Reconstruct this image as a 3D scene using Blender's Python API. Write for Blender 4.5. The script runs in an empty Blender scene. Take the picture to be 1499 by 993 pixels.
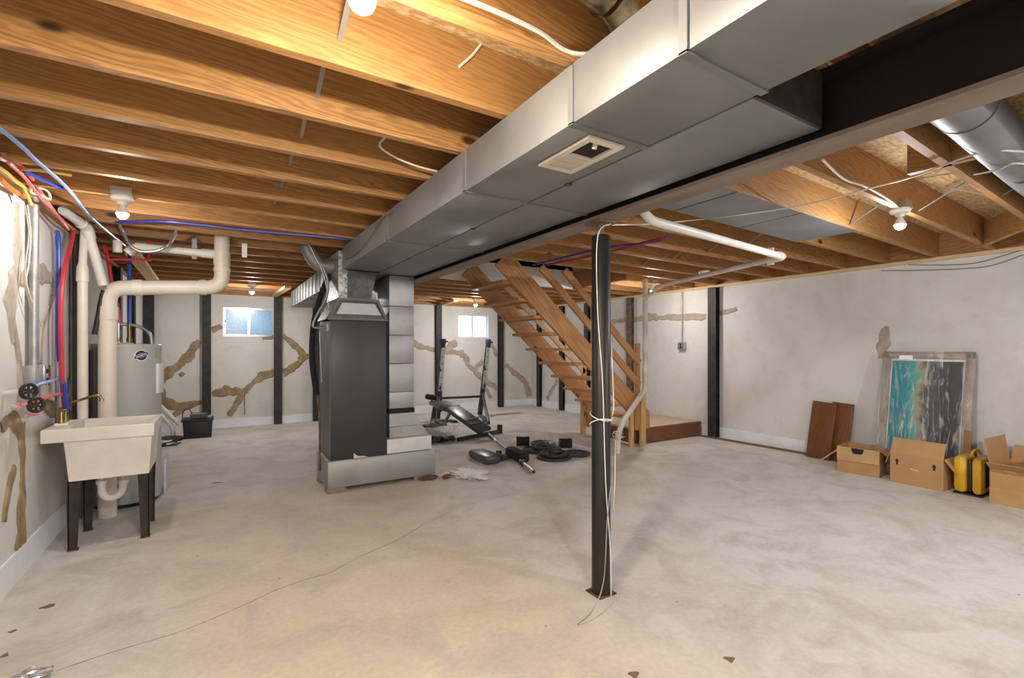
import bpy, bmesh, math, random
from mathutils import Vector, Matrix, noise
random.seed(7)
sc = bpy.context.scene
C = sc.collection
V = Vector
PI = math.pi

# ------------------------------------------------------------------ camera, world, exposure
cd = bpy.data.cameras.new('camera')
cam = bpy.data.objects.new('camera', cd); C.objects.link(cam)
cd.sensor_width = 36; cd.lens = 697.6 / 1499 * 36; cd.shift_y = (509.8 - 496.5) / 1499; cd.clip_start = .02
cam.location = (0, 0, 1.285); cam.rotation_euler = (PI / 2, 0, -.554)
sc.camera = cam
w = bpy.data.worlds.new('sky'); sc.world = w; w.use_nodes = True
w.node_tree.nodes['Background'].inputs[0].default_value = (.62, .78, 1, 1)
w.node_tree.nodes['Background'].inputs[1].default_value = .75
sc.view_settings.view_transform = 'Standard'; sc.view_settings.look = 'None'
sc.view_settings.gamma = 1; sc.view_settings.use_curve_mapping = False
sc.view_settings.exposure = 3.5
BULB_W = 170.0      # emission strength of the lamps' bulbs

# ------------------------------------------------------------------ room numbers
XL, XR, YB, YF, ZJ, ZW = -.945, 6.08, 9.0, -3.0, 2.184, 2.150
JD = .235; ZS = ZJ + JD

# ------------------------------------------------------------------ materials
MATS = {}
def _base(name):
    m = bpy.data.materials.new(name); m.use_nodes = True; nt = m.node_tree
    return m, nt, nt.nodes['Principled BSDF'], nt.nodes.new, nt.links.new
def coords(nt, stretch=(1, 1, 1), rnd=False):
    N, L = nt.nodes.new, nt.links.new
    tc = N('ShaderNodeTexCoord'); mp = N('ShaderNodeMapping'); mp.inputs['Scale'].default_value = stretch
    L(tc.outputs['Object'], mp.inputs['Vector'])
    if rnd:
        oi = N('ShaderNodeObjectInfo'); mu = N('ShaderNodeMath'); mu.operation = 'MULTIPLY'; mu.inputs[1].default_value = 37.
        L(oi.outputs['Random'], mu.inputs[0])
        cx = N('ShaderNodeCombineXYZ')
        for i in range(3): L(mu.outputs[0], cx.inputs[i])
        L(cx.outputs[0], mp.inputs['Location'])
    return mp.outputs[0]
def noise_n(nt, vec, scale, detail=5, rough=.6, dist=0):
    n = nt.nodes.new('ShaderNodeTexNoise'); n.inputs['Scale'].default_value = scale; n.inputs['Detail'].default_value = detail
    n.inputs['Roughness'].default_value = rough; n.inputs['Distortion'].default_value = dist
    nt.links.new(vec, n.inputs['Vector']); return n.outputs['Fac']
def ramp(nt, fac, stops):
    r = nt.nodes.new('ShaderNodeValToRGB'); e = r.color_ramp.elements
    while len(e) < len(stops): e.new(.5)
    for el, (p, c) in zip(e, stops):
        el.position = p; el.color = (*c, 1) if len(c) == 3 else c
    nt.links.new(fac, r.inputs['Fac']); return r.outputs['Color']
def mix(nt, fac, a, b, mode='MIX'):
    n = nt.nodes.new('ShaderNodeMix'); n.data_type = 'RGBA'; n.blend_type = mode
    for s, v in ((n.inputs['Factor'], fac), (n.inputs['A'] if 0 else n.inputs[6], a), (n.inputs[7], b)):
        if hasattr(v, 'is_linked') or hasattr(v, 'node'): nt.links.new(v, s)
        elif isinstance(v, (int, float)): s.default_value = v
        else: s.default_value = (*v, 1)
    return n.outputs[2]
def bumpn(nt, b, h, strength=.3, dist=.01):
    n = nt.nodes.new('ShaderNodeBump'); n.inputs['Strength'].default_value = strength; n.inputs['Distance'].default_value = dist
    nt.links.new(h, n.inputs['Height']); nt.links.new(n.outputs[0], b.inputs['Normal'])
def M(name, c, rough=.5, metal=0., c2=None, vs=6., st=(1, 1, 1), bump=0., bs=40., rnd=True, lo=.35, hi=.65, rvar=0):
    if name in MATS: return MATS[name]
    m, nt, b, N, L = _base(name)
    b.inputs['Roughness'].default_value = rough; b.inputs['Metallic'].default_value = metal
    v = coords(nt, st, rnd)
    if c2 is None: c2 = tuple(x * .82 for x in c)
    f = noise_n(nt, v, vs)
    L(ramp(nt, f, [(lo, c2), (hi, c)]), b.inputs['Base Color'])
    if rvar:
        rr = N('ShaderNodeMapRange'); rr.inputs[3].default_value = rough - rvar; rr.inputs[4].default_value = rough + rvar
        L(f, rr.inputs[0]); L(rr.outputs[0], b.inputs['Roughness'])
    if bump: bumpn(nt, b, noise_n(nt, v, bs, 4), bump, .004)
    MATS[name] = m; return m
def wood(name, dark, light, knots=True, rough=.55, ring=9., wear=.0):
    m, nt, b, N, L = _base(name)
    b.inputs['Roughness'].default_value = rough
    v = coords(nt, (.10, 1, 1), True)
    n1 = noise_n(nt, v, 3.0, 3, .5)
    wv = N('ShaderNodeTexWave'); wv.wave_type = 'BANDS'; wv.bands_direction = 'DIAGONAL'
    wv.inputs['Scale'].default_value = ring; wv.inputs['Distortion'].default_value = 9.; wv.inputs['Detail'].default_value = 3
    wv.inputs['Detail Scale'].default_value = 1.2
    L(v, wv.inputs['Vector'])
    mid = tuple((a + c) / 2 for a, c in zip(dark, light))
    col = ramp(nt, wv.outputs['Fac'], [(.0, tuple(.35 * l + .65 * k for l, k in zip(dark, mid))), (.35, light), (.8, tuple(.75 * l + .25 * k for l, k in zip(light, mid))), (1., tuple(.3 * l + .7 * k for l, k in zip(dark, mid)))])
    col = mix(nt, ramp(nt, n1, [(.35, (.65,) * 3), (.7, (.0,) * 3)]), col, mid)
    fine = noise_n(nt, coords(nt, (3, 90, 90), True), 1.5, 3)
    col = mix(nt, .18, col, ramp(nt, fine, [(.35, dark), (.65, light)]))
    if knots:
        vo = N('ShaderNodeTexVoronoi'); vo.inputs['Scale'].default_value = 2.1
        L(coords(nt, (.75, 1.6, 1.6), True), vo.inputs['Vector'])
        col = mix(nt, ramp(nt, vo.outputs['Distance'], [(.045, (1, 1, 1)), (.085, (0, 0, 0))]), col, tuple(x * .32 for x in dark))
    L(col, b.inputs['Base Color'])
    bumpn(nt, b, fine, .12, .002)
    MATS[name] = m; return m
def emit(name, c, s):
    m, nt, b, N, L = _base(name)
    b.inputs['Base Color'].default_value = (.9, .9, .9, 1)
    b.inputs['Emission Color'].default_value = (*c, 1); b.inputs['Emission Strength'].default_value = s
    return m

joist_m = wood('joist_wood', (.165, .066, .018), (.52, .275, .095), ring=16.)
stair_m = wood('stair_wood', (.33, .145, .05), (.60, .32, .13), ring=6)
pale_m = wood('pale_lumber', (.50, .33, .15), (.76, .58, .33), ring=7)
post_m = wood('post_lumber', (.45, .25, .08), (.72, .47, .20), ring=7)
brown_m = wood('brown_board', (.07, .024, .008), (.22, .08, .024), knots=False, rough=.4)
land_m = wood('landing_wood', (.10, .035, .014), (.23, .09, .04), knots=False)
plank_m = wood('landing_top_wood', (.44, .30, .20), (.68, .53, .41), knots=False, rough=.6)
galv_m = M('galvanized_sheet', (.27, .275, .28), .54, .5, (.20, .205, .21), 2.2, rvar=.06)
galvl_m = M('light_galvanized_sheet', (.42, .425, .43), .44, .6, (.33, .335, .34), 3, rvar=.06)
spangle_m = M('spangled_zinc', (.55, .55, .54), .45, .7, (.20, .20, .20), 38, lo=.42, hi=.58)
galvd2_m = M('dull_strap_zinc', (.30, .29, .28), .55, .5)
galvd_m = M('dull_sheet_steel', (.13, .13, .13), .5, .7, (.07, .07, .07), 14)
black_m = M('black_steel', (.016, .015, .014), .4, .1, (.009, .008, .008), 9, bump=.15)
brace_m = M('black_brace_paint', (.045, .038, .034), .6, .1, (.020, .017, .016), 12, bump=.3, bs=25)
rust_m = M('rusty_steel', (.24, .17, .12), .75, .2, (.10, .07, .05), 7, st=(.5, .5, 2), bump=.2)
rustp_m = M('rust', (.20, .085, .035), .9, 0, (.06, .03, .016), 20, bump=.4)
beamw_m = M('black_beam_web', (.012, .011, .012), .6, .1, (.006, .006, .006), 5)
beamf_m = M('brown_beam_flange', (.27, .215, .18), .7, .1, (.18, .14, .115), 5, st=(1, .3, 1))
pvc_m = M('cream_pvc', (.80, .75, .66), .38, 0, (.72, .66, .56), 5)
pvcw_m = M('white_pvc', (.82, .80, .76), .4, 0, (.70, .68, .63), 6)
white_m = M('white_paint', (.82, .82, .82), .5, 0, (.74, .75, .76), 3)
wire_m = M('white_cable', (.82, .79, .73), .5)
dwire_m = M('dark_wire', (.05, .045, .04), .5)
red_m = M('red_pex', (.62, .03, .05), .35)
pink_m = M('pink_red_pex', (.80, .16, .16), .35)
blue_m = M('blue_pex', (.03, .08, .55), .35)
lblue_m = M('light_blue_pex', (.22, .38, .85), .3)
yell_m = M('yellow_cable', (.75, .52, .10), .5)
orange_m = M('orange_cable', (.80, .25, .04), .5)
brass_m = M('brass', (.42, .27, .11), .35, 1., (.20, .12, .05), 30)
chrome_m = M('chrome', (.75, .75, .76), .18, 1., (.6, .6, .6), 20)
grey_m = M('grey_enamel', (.47, .48, .47), .38, 0, (.44, .45, .44), 2)
greym_m = M('grey_box_metal', (.42, .43, .43), .45, .4)
cond_m = M('grey_conduit', (.42, .42, .42), .4, .7, (.3, .3, .3), 10)
dark_m = M('black_plastic', (.022, .022, .024), .45, 0, (.012, .012, .013), 8)
foam_m = M('black_foam', (.016, .016, .017), .9, 0, (.008, .008, .008), 30, bump=.3, bs=120)
iron_m = M('black_iron', (.06, .062, .07), .45, .3, (.028, .028, .032), 16, bump=.15)
vinyl_m = M('charcoal_vinyl', (.055, .06, .075), .32, 0, (.035, .038, .05), 5)
sinkp_m = M('white_sink_plastic', (.78, .76, .71), .45, 0, (.66, .64, .58), 4)
card_m = M('cardboard', (.50, .295, .13), .85, 0, (.44, .25, .105), 5)
cardin_m = M('cardboard_inside', (.33, .185, .085), .9, 0, (.27, .15, .07), 5)
yplast_m = M('yellow_plastic', (.72, .42, .02), .4, 0, (.55, .29, .01), 6)
block_m = M('concrete_block', (.30, .26, .22), .95, 0, (.20, .17, .14), 14, bump=.4)
porc_m = M('white_porcelain', (.86, .85, .82), .25)
patch_m = M('tan_crack_mortar', (.40, .31, .195), .95, 0, (.23, .165, .085), 9, bump=.6, bs=50, rnd=False)
patchg_m = M('grey_crack_mortar', (.47, .42, .35), .95, 0, (.34, .29, .23), 9, bump=.6, bs=50, rnd=False)
base_m = M('white_wall_band', (.84, .88, .94), .6, 0, (.74, .78, .84), 3)
osb_m = M('osb_decking', (.66, .47, .25), .8, 0, (.40, .25, .10), 26, st=(1, 2.2, 1), rnd=False, lo=.4, hi=.6)
cream_m = M('cream_register', (.72, .66, .54), .45)
ink_m = M('black_ink', (.015, .012, .01), .8)
paper_m = M('white_paper', (.92, .92, .92), .7, 0, (.8, .8, .8), 20)

def wall_mat():
    m, nt, b, N, L = _base('parged_white_wall')
    b.inputs['Roughness'].default_value = .85
    v = coords(nt)
    big = noise_n(nt, v, .9, 5, .6, .4); sm = noise_n(nt, v, 7, 6, .65)
    c = ramp(nt, big, [(.30, (.56, .54, .50)), (.5, (.665, .66, .645)), (.7, (.71, .71, .70))])
    c = mix(nt, ramp(nt, sm, [(.55, (0, 0, 0)), (.8, (.55,) * 3)]), c, (.55, .51, .44))
    vo = N('ShaderNodeTexVoronoi'); vo.inputs['Scale'].default_value = 5.; L(v, vo.inputs['Vector'])
    c = mix(nt, ramp(nt, vo.outputs['Distance'], [(.018, (.8,) * 3), (.035, (0, 0, 0))]), c, (.22, .18, .14))
    L(c, b.inputs['Base Color'])
    bumpn(nt, b, noise_n(nt, v, 16, 6, .7), .28, .012)
    return m
wall_m = wall_mat()
def floor_mat():
    m, nt, b, N, L = _base('concrete_slab')
    v = coords(nt)
    a = noise_n(nt, v, .55, 5, .6, .6); s = noise_n(nt, v, 2.6, 7, .65, .8); g = noise_n(nt, v, 38, 4, .6)
    c = ramp(nt, a, [(.32, (.60, .56, .51)), (.5, (.65, .63, .605)), (.66, (.67, .665, .66))])
    sx = N('ShaderNodeSeparateXYZ'); L(N('ShaderNodeTexCoord').outputs['Object'], sx.inputs[0])
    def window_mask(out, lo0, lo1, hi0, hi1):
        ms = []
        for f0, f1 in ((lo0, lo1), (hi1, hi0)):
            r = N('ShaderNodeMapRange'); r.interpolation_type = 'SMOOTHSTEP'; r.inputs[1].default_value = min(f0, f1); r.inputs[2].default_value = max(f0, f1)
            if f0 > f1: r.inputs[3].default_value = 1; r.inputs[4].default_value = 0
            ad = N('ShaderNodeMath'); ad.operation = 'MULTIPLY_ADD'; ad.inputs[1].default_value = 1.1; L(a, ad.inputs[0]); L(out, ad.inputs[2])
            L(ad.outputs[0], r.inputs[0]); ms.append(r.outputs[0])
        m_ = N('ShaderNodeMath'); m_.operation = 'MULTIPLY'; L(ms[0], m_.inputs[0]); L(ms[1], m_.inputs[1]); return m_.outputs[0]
    # tan tint masked over the slab in front of the furnace (slab centre is at x 2.57, y 3.0)
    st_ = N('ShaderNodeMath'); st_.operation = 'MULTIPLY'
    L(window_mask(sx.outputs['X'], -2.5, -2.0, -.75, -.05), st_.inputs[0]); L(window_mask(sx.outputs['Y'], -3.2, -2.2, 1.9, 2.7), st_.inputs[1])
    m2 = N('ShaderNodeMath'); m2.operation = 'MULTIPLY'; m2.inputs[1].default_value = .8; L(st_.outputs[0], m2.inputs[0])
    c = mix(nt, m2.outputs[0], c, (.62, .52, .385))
    c = mix(nt, ramp(nt, s, [(.36, (.85,) * 3), (.56, (0, 0, 0))]), c, (.47, .435, .39))
    c = mix(nt, ramp(nt, s, [(.60, (0, 0, 0)), (.78, (.6,) * 3)]), c, (.72, .705, .68))
    c = mix(nt, .16, c, ramp(nt, g, [(.3, (.3, .27, .24)), (.7, (.75, .73, .70))]))
    vo = N('ShaderNodeTexVoronoi'); vo.inputs['Scale'].default_value = 4.3; L(v, vo.inputs['Vector'])
    c = mix(nt, ramp(nt, vo.outputs['Distance'], [(.02, (.85,) * 3), (.034, (0, 0, 0))]), c, (.13, .10, .08))
    L(c, b.inputs['Base Color'])
    r = N('ShaderNodeMapRange'); r.inputs[3].default_value = .52; r.inputs[4].default_value = .8; L(s, r.inputs[0]); L(r.outputs[0], b.inputs['Roughness'])
    bumpn(nt, b, g, .10, .004)
    return m
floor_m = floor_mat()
def pane_mat(name, c, vs):
    m, nt, b, N, L = _base(name)
    t = N('ShaderNodeBsdfTranslucent'); g = N('ShaderNodeBsdfGlossy'); g.inputs['Roughness'].default_value = .25
    g.inputs['Color'].default_value = (.7, .75, .8, 1)
    n = noise_n(nt, coords(nt, (1, 1, .8)), vs, 4, .7)
    L(ramp(nt, n, [(.38, tuple(x * .7 for x in c)), (.62, c)]), t.inputs['Color'])
    ms = N('ShaderNodeMixShader'); ms.inputs[0].default_value = .12
    L(t.outputs[0], ms.inputs[1]); L(g.outputs[0], ms.inputs[2]); L(ms.outputs[0], nt.nodes['Material Output'].inputs[0])
    return m
pane1_m = pane_mat('obscure_glass', (.30, .36, .39), 60)
pane2_m = pane_mat('bright_pane', (.93, .95, .97), 3)
def wrap_mat():
    m, nt, b, N, L = _base('plastic_film')
    t = N('ShaderNodeBsdfTransparent'); g = N('ShaderNodeBsdfGlossy'); g.inputs['Roughness'].default_value = .22
    d = N('ShaderNodeBsdfDiffuse'); d.inputs['Color'].default_value = (.8, .82, .83, 1)
    mpv = nt.nodes.new('ShaderNodeMapping'); mpv.inputs['Rotation'].default_value = (.62, 0, 0); mpv.inputs['Scale'].default_value = (1, 3.4, .6); nt.links.new(coords(nt), mpv.inputs[0]); v = mpv.outputs[0]; n = noise_n(nt, v, 6, 5, .65, 1.2)
    bp = N('ShaderNodeBump'); bp.inputs['Strength'].default_value = 1.; bp.inputs['Distance'].default_value = .03
    L(n, bp.inputs['Height']); L(bp.outputs[0], g.inputs['Normal'])
    m1 = N('ShaderNodeMixShader'); m1.inputs[0].default_value = .30; L(g.outputs[0], m1.inputs[1]); L(d.outputs[0], m1.inputs[2])
    m2 = N('ShaderNodeMixShader'); f = ramp(nt, n, [(.50, (.05,) * 3), (.64, (.45,) * 3)]); L(f, m2.inputs[0])
    L(t.outputs[0], m2.inputs[1]); L(m1.outputs[0], m2.inputs[2]); L(m2.outputs[0], nt.nodes['Material Output'].inputs[0])
    return m
wrap_m = wrap_mat()
def art_mat():
    m, nt, b, N, L = _base('abstract_teal_print')
    b.inputs['Roughness'].default_value = .5
    tc = N('ShaderNodeTexCoord'); sp = N('ShaderNodeSeparateXYZ'); L(tc.outputs['Generated'], sp.inputs[0])
    v = coords(nt); n = noise_n(nt, v, 4.5, 5, .6, 1.2); n2 = noise_n(nt, v, 9, 4, .6)
    ad = N('ShaderNodeMath'); ad.operation = 'MULTIPLY_ADD'; ad.inputs[1].default_value = .45; L(n, ad.inputs[0]); L(sp.outputs['Y'], ad.inputs[2])
    c = ramp(nt, ad.outputs[0], [(.45, (.025, .028, .034)), (.70, (.075, .078, .078)), (.80, (.34, .30, .18)), (.88, (.05, .36, .33)), (1., (.008, .23, .28))])
    c = mix(nt, ramp(nt, n2, [(.60, (0, 0, 0)), (.8, (.35,) * 3)]), c, (.20, .50, .46))
    L(c, b.inputs['Base Color']); return m
art_m = art_mat()

# ------------------------------------------------------------------ builders
def link(name, me, mat, parent=None):
    o = bpy.data.objects.new(name, me); C.objects.link(o)
    if mat is not None and not me.materials: me.materials.append(mat)
    if parent is not None: adopt(o, parent)
    return o
def adopt(o, p):
    mw = p['_m'] if False else PM[p.name]
    o.parent = p; o.matrix_parent_inverse = mw.inverted()
PM = {}
def from_bm(name, bm, mat, parent=None, smooth=False, mw=None):
    bmesh.ops.recalc_face_normals(bm, faces=bm.faces)
    if mw is None:
        lo = V([min(v.co[i] for v in bm.verts) for i in range(3)]); hi = V([max(v.co[i] for v in bm.verts) for i in range(3)])
        c = (lo + hi) / 2
        for v in bm.verts: v.co -= c
        mw = Matrix.Translation(c)
    if smooth:
        for f in bm.faces: f.smooth = True
    me = bpy.data.meshes.new(name); bm.to_mesh(me); bm.free()
    if smooth: me.set_sharp_from_angle(angle=.7)
    o = link(name, me, mat); o.matrix_world = mw; PM[o.name] = mw.copy()
    if parent is not None: adopt(o, parent)
    return o
def tag(o, label, cat=None, group=None, kind=None):
    o['label'] = label
    if cat: o['category'] = cat
    if group: o['group'] = group
    if kind: o['kind'] = kind
    return o
def thing(name, label, cat, loc=(0, 0, 0), group=None):
    o = bpy.data.objects.new(name, None); C.objects.link(o); o.location = loc; o.empty_display_size = .05
    PM[o.name] = Matrix.Translation(loc)
    return tag(o, label, cat, group)
def bm_box(bm, lo, hi, bev=0):
    r = bmesh.ops.create_cube(bm, size=1)
    vs = r['verts']; lo, hi = V(lo), V(hi)
    for v in vs: v.co = V([(lo[i] + hi[i]) / 2 + v.co[i] * (hi[i] - lo[i]) for i in range(3)])
    if bev: bmesh.ops.bevel(bm, geom=list({e for v in vs for e in v.link_edges}), offset=bev, segments=2, profile=.5, affect='EDGES')
def box(name, lo, hi, mat, parent=None, bev=0.):
    bm = bmesh.new(); bm_box(bm, lo, hi, bev); return from_bm(name, bm, mat, parent, smooth=bev > 0)
def boxes(name, lst, mat, parent=None, bev=0.):
    bm = bmesh.new()
    for lo, hi in lst: bm_box(bm, lo, hi, bev)
    return from_bm(name, bm, mat, parent)
def frame_of(p0, p1, up=(0, 0, 1)):
    x = (V(p1) - V(p0)).normalized(); up = V(up)
    if abs(x.dot(up)) > .98: up = V((0, 1, 0))
    y = up.cross(x).normalized(); z = x.cross(y)
    m = Matrix((x, y, z)).transposed().to_4x4(); m.translation = (V(p0) + V(p1)) / 2
    return m
def bar(name, p0, p1, wd, ht, mat, parent=None, bev=0., up=(0, 0, 1)):
    """A rectangular bar whose local X runs along its length; wd across, ht along `up`."""
    l = (V(p1) - V(p0)).length; bm = bmesh.new()
    bm_box(bm, (-l / 2, -wd / 2, -ht / 2), (l / 2, wd / 2, ht / 2), bev)
    return from_bm(name, bm, mat, parent, smooth=bev > 0, mw=frame_of(p0, p1, up))
def prism(name, poly, axis, a, b, mat, parent=None, bev=0.):
    """Polygon given in the two other axes, extruded along `axis` from a to b."""
    bm = bmesh.new(); ax = 'xyz'.index(axis); oth = [i for i in range(3) if i != ax]
    def mk(p, t):
        c = [0, 0, 0]; c[ax] = t; c[oth[0]], c[oth[1]] = p; return bm.verts.new(c)
    A = [mk(p, a) for p in poly]; B = [mk(p, b) for p in poly]; n = len(poly)
    bm.faces.new(A); bm.faces.new(B[::-1])
    for i in range(n): bm.faces.new((A[i], A[(i + 1) % n], B[(i + 1) % n], B[i]))
    if bev: bmesh.ops.bevel(bm, geom=bm.edges[:], offset=bev, segments=2, profile=.5, affect='EDGES')
    return from_bm(name, bm, mat, parent, smooth=bev > 0)
def fillet(pts, rad, n=6):
    pts = [V(p) for p in pts]; out = [pts[0]]
    for a, b, c in zip(pts, pts[1:], pts[2:]):
        d0 = (a - b); d1 = (c - b); r = min(rad, d0.length * .49, d1.length * .49)
        p, q = b + d0.normalized() * r, b + d1.normalized() * r
        for k in range(n + 1):
            t = k / n; out.append(p * (1 - t) ** 2 + b * 2 * t * (1 - t) + q * t * t)
    out.append(pts[-1]); return out
def spline(pts, n=6):
    pts = [V(p) for p in pts]; out = []
    P = [pts[0]] + pts + [pts[-1]]
    for i in range(1, len(P) - 2):
        for k in range(n):
            t = k / n; a, b, c, d = P[i - 1:i + 3]
            out.append(.5 * ((2 * b) + (c - a) * t + (2 * a - 5 * b + 4 * c - d) * t * t + (3 * b - a - 3 * c + d) * t ** 3))
    out.append(pts[-1]); return out
def bm_tube(bm, pts, r, seg=8):
    pts = [V(p) for p in pts]; rs = r if isinstance(r, (list, tuple)) else [r] * len(pts)
    t0 = (pts[1] - pts[0]).normalized(); u = t0.orthogonal().normalized(); rings = []
    for i, p in enumerate(pts):
        t = (pts[min(i + 1, len(pts) - 1)] - pts[max(i - 1, 0)])
        t = t.normalized() if t.length > 1e-9 else t0
        u = (u - t * u.dot(t)); u = u.normalized() if u.length > 1e-6 else t.orthogonal().normalized(); v = t.cross(u); t0 = t
        rings.append([bm.verts.new(p + (u * math.cos(2 * PI * k / seg) + v * math.sin(2 * PI * k / seg)) * rs[i]) for k in range(seg)])
    for a, b in zip(rings, rings[1:]):
        for k in range(seg): bm.faces.new((a[k], a[(k + 1) % seg], b[(k + 1) % seg], b[k]))
    bm.faces.new(rings[0][::-1]); bm.faces.new(rings[-1])
def tube(name, pts, r, mat, parent=None, seg=8, sm=0):
    if sm: pts = spline(pts, sm)
    bm = bmesh.new(); bm_tube(bm, pts, r, seg); return from_bm(name, bm, mat, parent, smooth=True)
def cyl(name, p0, p1, r, mat, parent=None, seg=16): return tube(name, [p0, p1], r, mat, parent, seg)
def bm_lathe(bm, prof, base, axis=(0, 0, 1), seg=24):
    R = V((0, 0, 1)).rotation_difference(V(axis)).to_matrix(); base = V(base); rings = []
    for r, z in prof:
        if r < 1e-6: rings.append([bm.verts.new(base + R @ V((0, 0, z)))])
        else: rings.append([bm.verts.new(base + R @ V((r * math.cos(2 * PI * k / seg), r * math.sin(2 * PI * k / seg), z))) for k in range(seg)])
    for a, b in zip(rings, rings[1:]):
        for k in range(seg):
            f = [a[k % len(a)], a[(k + 1) % len(a)], b[(k + 1) % len(b)], b[k % len(b)]]
            f = list(dict.fromkeys(f))
            if len(f) > 2: bm.faces.new(f)
    if len(rings[0]) > 1: bm.faces.new(rings[0][::-1])
    if len(rings[-1]) > 1: bm.faces.new(rings[-1])
def lathe(name, prof, base, mat, parent=None, axis=(0, 0, 1), seg=24):
    bm = bmesh.new(); bm_lathe(bm, prof, base, axis, seg); return from_bm(name, bm, mat, parent, smooth=True)
def crumple(name, c, size, mat, parent=None, seed=0, sub=3, rough=.45):
    bm = bmesh.new(); bmesh.ops.create_icosphere(bm, subdivisions=sub, radius=1)
    for v in bm.verts:
        k = 1 + rough * noise.noise(v.co * 2.3 + V((seed * 7.1, seed * 3.3, 0))) + rough * .6 * noise.noise(v.co * 5 + V((seed, 9, 2)))
        v.co = V([v.co[i] * k * size[i] / 2 for i in range(3)])
    zmin = min(v.co.z for v in bm.verts)
    for v in bm.verts: v.co += V(c) - V((0, 0, zmin))
    return from_bm(name, bm, mat, parent)
def ribbon(name, pts, wid, to3, mat, parent, th=.006, jag=.35, step=.03, seed=1):
    """Ragged strip of mortar along a polyline of wall coordinates (a, b); to3(a, b, d) lifts it off the wall by d."""
    P = [V((p[0], p[1])) for p in pts]; W = wid if isinstance(wid, (list, tuple)) else [wid] * len(P)
    Q, QW = [], []
    PP = [P[0]] + P + [P[-1]]
    for i in range(len(P) - 1):                     # smooth, evenly stepped centre line
        n = max(2, int((P[i + 1] - P[i]).length / step)); a, b, c, d = PP[i:i + 4]
        for k in range(n + (i == len(P) - 2)):
            t = k / n; Q.append(.5 * ((2 * b) + (c - a) * t + (2 * a - 5 * b + 4 * c - d) * t * t + (3 * b - a - 3 * c + d) * t ** 3)); QW.append(W[i] * (1 - t) + W[i + 1] * t)
    span = max(1, int(max(W) * .6 / step)); L, R = [], []
    for i, (q, wv) in enumerate(zip(Q, QW)):
        d = Q[min(i + span, len(Q) - 1)] - Q[max(i - span, 0)]; nn = V((-d.y, d.x)).normalized()
        j1 = noise.noise(V((i * .43, seed * 5.7, .3))) + .3 * (random.random() - .5); j2 = noise.noise(V((i * .43, seed * 5.7, 9.3))) + .3 * (random.random() - .5)
        L.append(q + nn * wv * (.5 + jag * j1)); R.append(q - nn * wv * (.5 + jag * j2))
    bm = bmesh.new(); rows = []
    for l, r in zip(L, R):
        li, ri = l.lerp(r, .16), l.lerp(r, .84)
        rows.append([bm.verts.new(to3(q.x, q.y, d)) for q, d in ((l, .0005), (li, th), (ri, th), (r, .0005))])
    for a, b in zip(rows, rows[1:]):
        for k in range(3): bm.faces.new((a[k], a[k + 1], b[k + 1], b[k]))
    o = from_bm(name, bm, mat, parent)
    return o
def copy_tree(o, loc_delta, parent=None):
    c = o.copy(); C.objects.link(c); D = Matrix.Translation(loc_delta)
    if parent is None:
        c.location = V(o.location) + V(loc_delta); PM[c.name] = D @ PM[o.name]
    else:
        c.parent = parent; PM[c.name] = D @ PM.get(o.name, Matrix())
    for ch in o.children: copy_tree(ch, loc_delta, c)
    return c

# ------------------------------------------------------------------ the setting
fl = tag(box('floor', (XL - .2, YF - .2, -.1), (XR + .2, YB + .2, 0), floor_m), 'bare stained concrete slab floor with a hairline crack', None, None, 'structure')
fl3 = lambda a, b, d: (a, b, d * .25)
ribbon('crack', [(-0.545,2.565,0.000), (-0.397,2.598,0.000), (-0.189,2.620,0.000), (-0.075,2.648,0.000), (0.122,2.734,0.000), (0.252,2.804,0.000), (0.427,2.853,0.000), (0.556,2.868,0.000), (0.739,2.985,0.000), (1.034,3.122,0.000), (1.278,3.292,0.000)], .0045, fl3, M('crack_dirt', (.20, .14, .09), .95), fl, .002, .5, .02, 3)
ribbon('crack', [(1.278,3.292,0.000), (1.782,3.517,0.000), (2.276,3.559,0.000)], .002, fl3, MATS['crack_dirt'], fl, .002, .5, .03, 4)
for pts, wd in (([(-0.748,3.228,0.000), (-0.691,3.230,0.000)], .03), ([(-0.801,3.022,0.000), (-0.779,3.039,0.000)], .025), ([(-0.768,2.806,0.000), (-0.746,2.813,0.000)], .03), ([(-0.049,5.349,0.000), (0.045,5.345,0.000)], .03), ([(1.793,1.222,0.000), (1.803,1.185,0.000)], .03), ([(1.385,1.362,0.000), (1.402,1.328,0.000)], .03)):
    ribbon('stain', pts, wd, fl3, MATS['crack_dirt'], fl, .003, .5, .012, int(wd * 1000) + len(pts))
ce = tag(boxes('ceiling', [((XL - .2, YF - .2, ZS), (XR + .2, 4.46, ZS + .02)), ((XL - .2, 5.64, ZS), (XR + .2, YB + .2, ZS + .02)), ((XL - .2, 4.46, ZS), (2.0, 5.64, ZS + .02)), ((4.55, 4.46, ZS), (XR + .2, 5.64, ZS + .02))], osb_m),
         'wood board decking of the floor above, carried on timber joists', None, None, 'structure')
WT = .2
wl = tag(box('wall_left', (XL - WT, YF - WT, 0), (XL, YB + WT, ZW), wall_m), 'white parged basement wall behind the sink and water heater', None, None, 'structure')
wr = tag(box('wall_right', (XR, YF - WT, 0), (XR + WT, YB + WT, ZW), wall_m), 'white parged basement wall behind the cardboard boxes', None, None, 'structure')
tag(box('wall_front', (XL, YF - WT, 0), (XR, YF, ZW), wall_m), 'white parged basement wall opposite the windows', None, None, 'structure')
W1 = (.085, .808, 1.480, 1.945); W2 = (4.258, 4.970, 1.503, 1.991)
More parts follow.
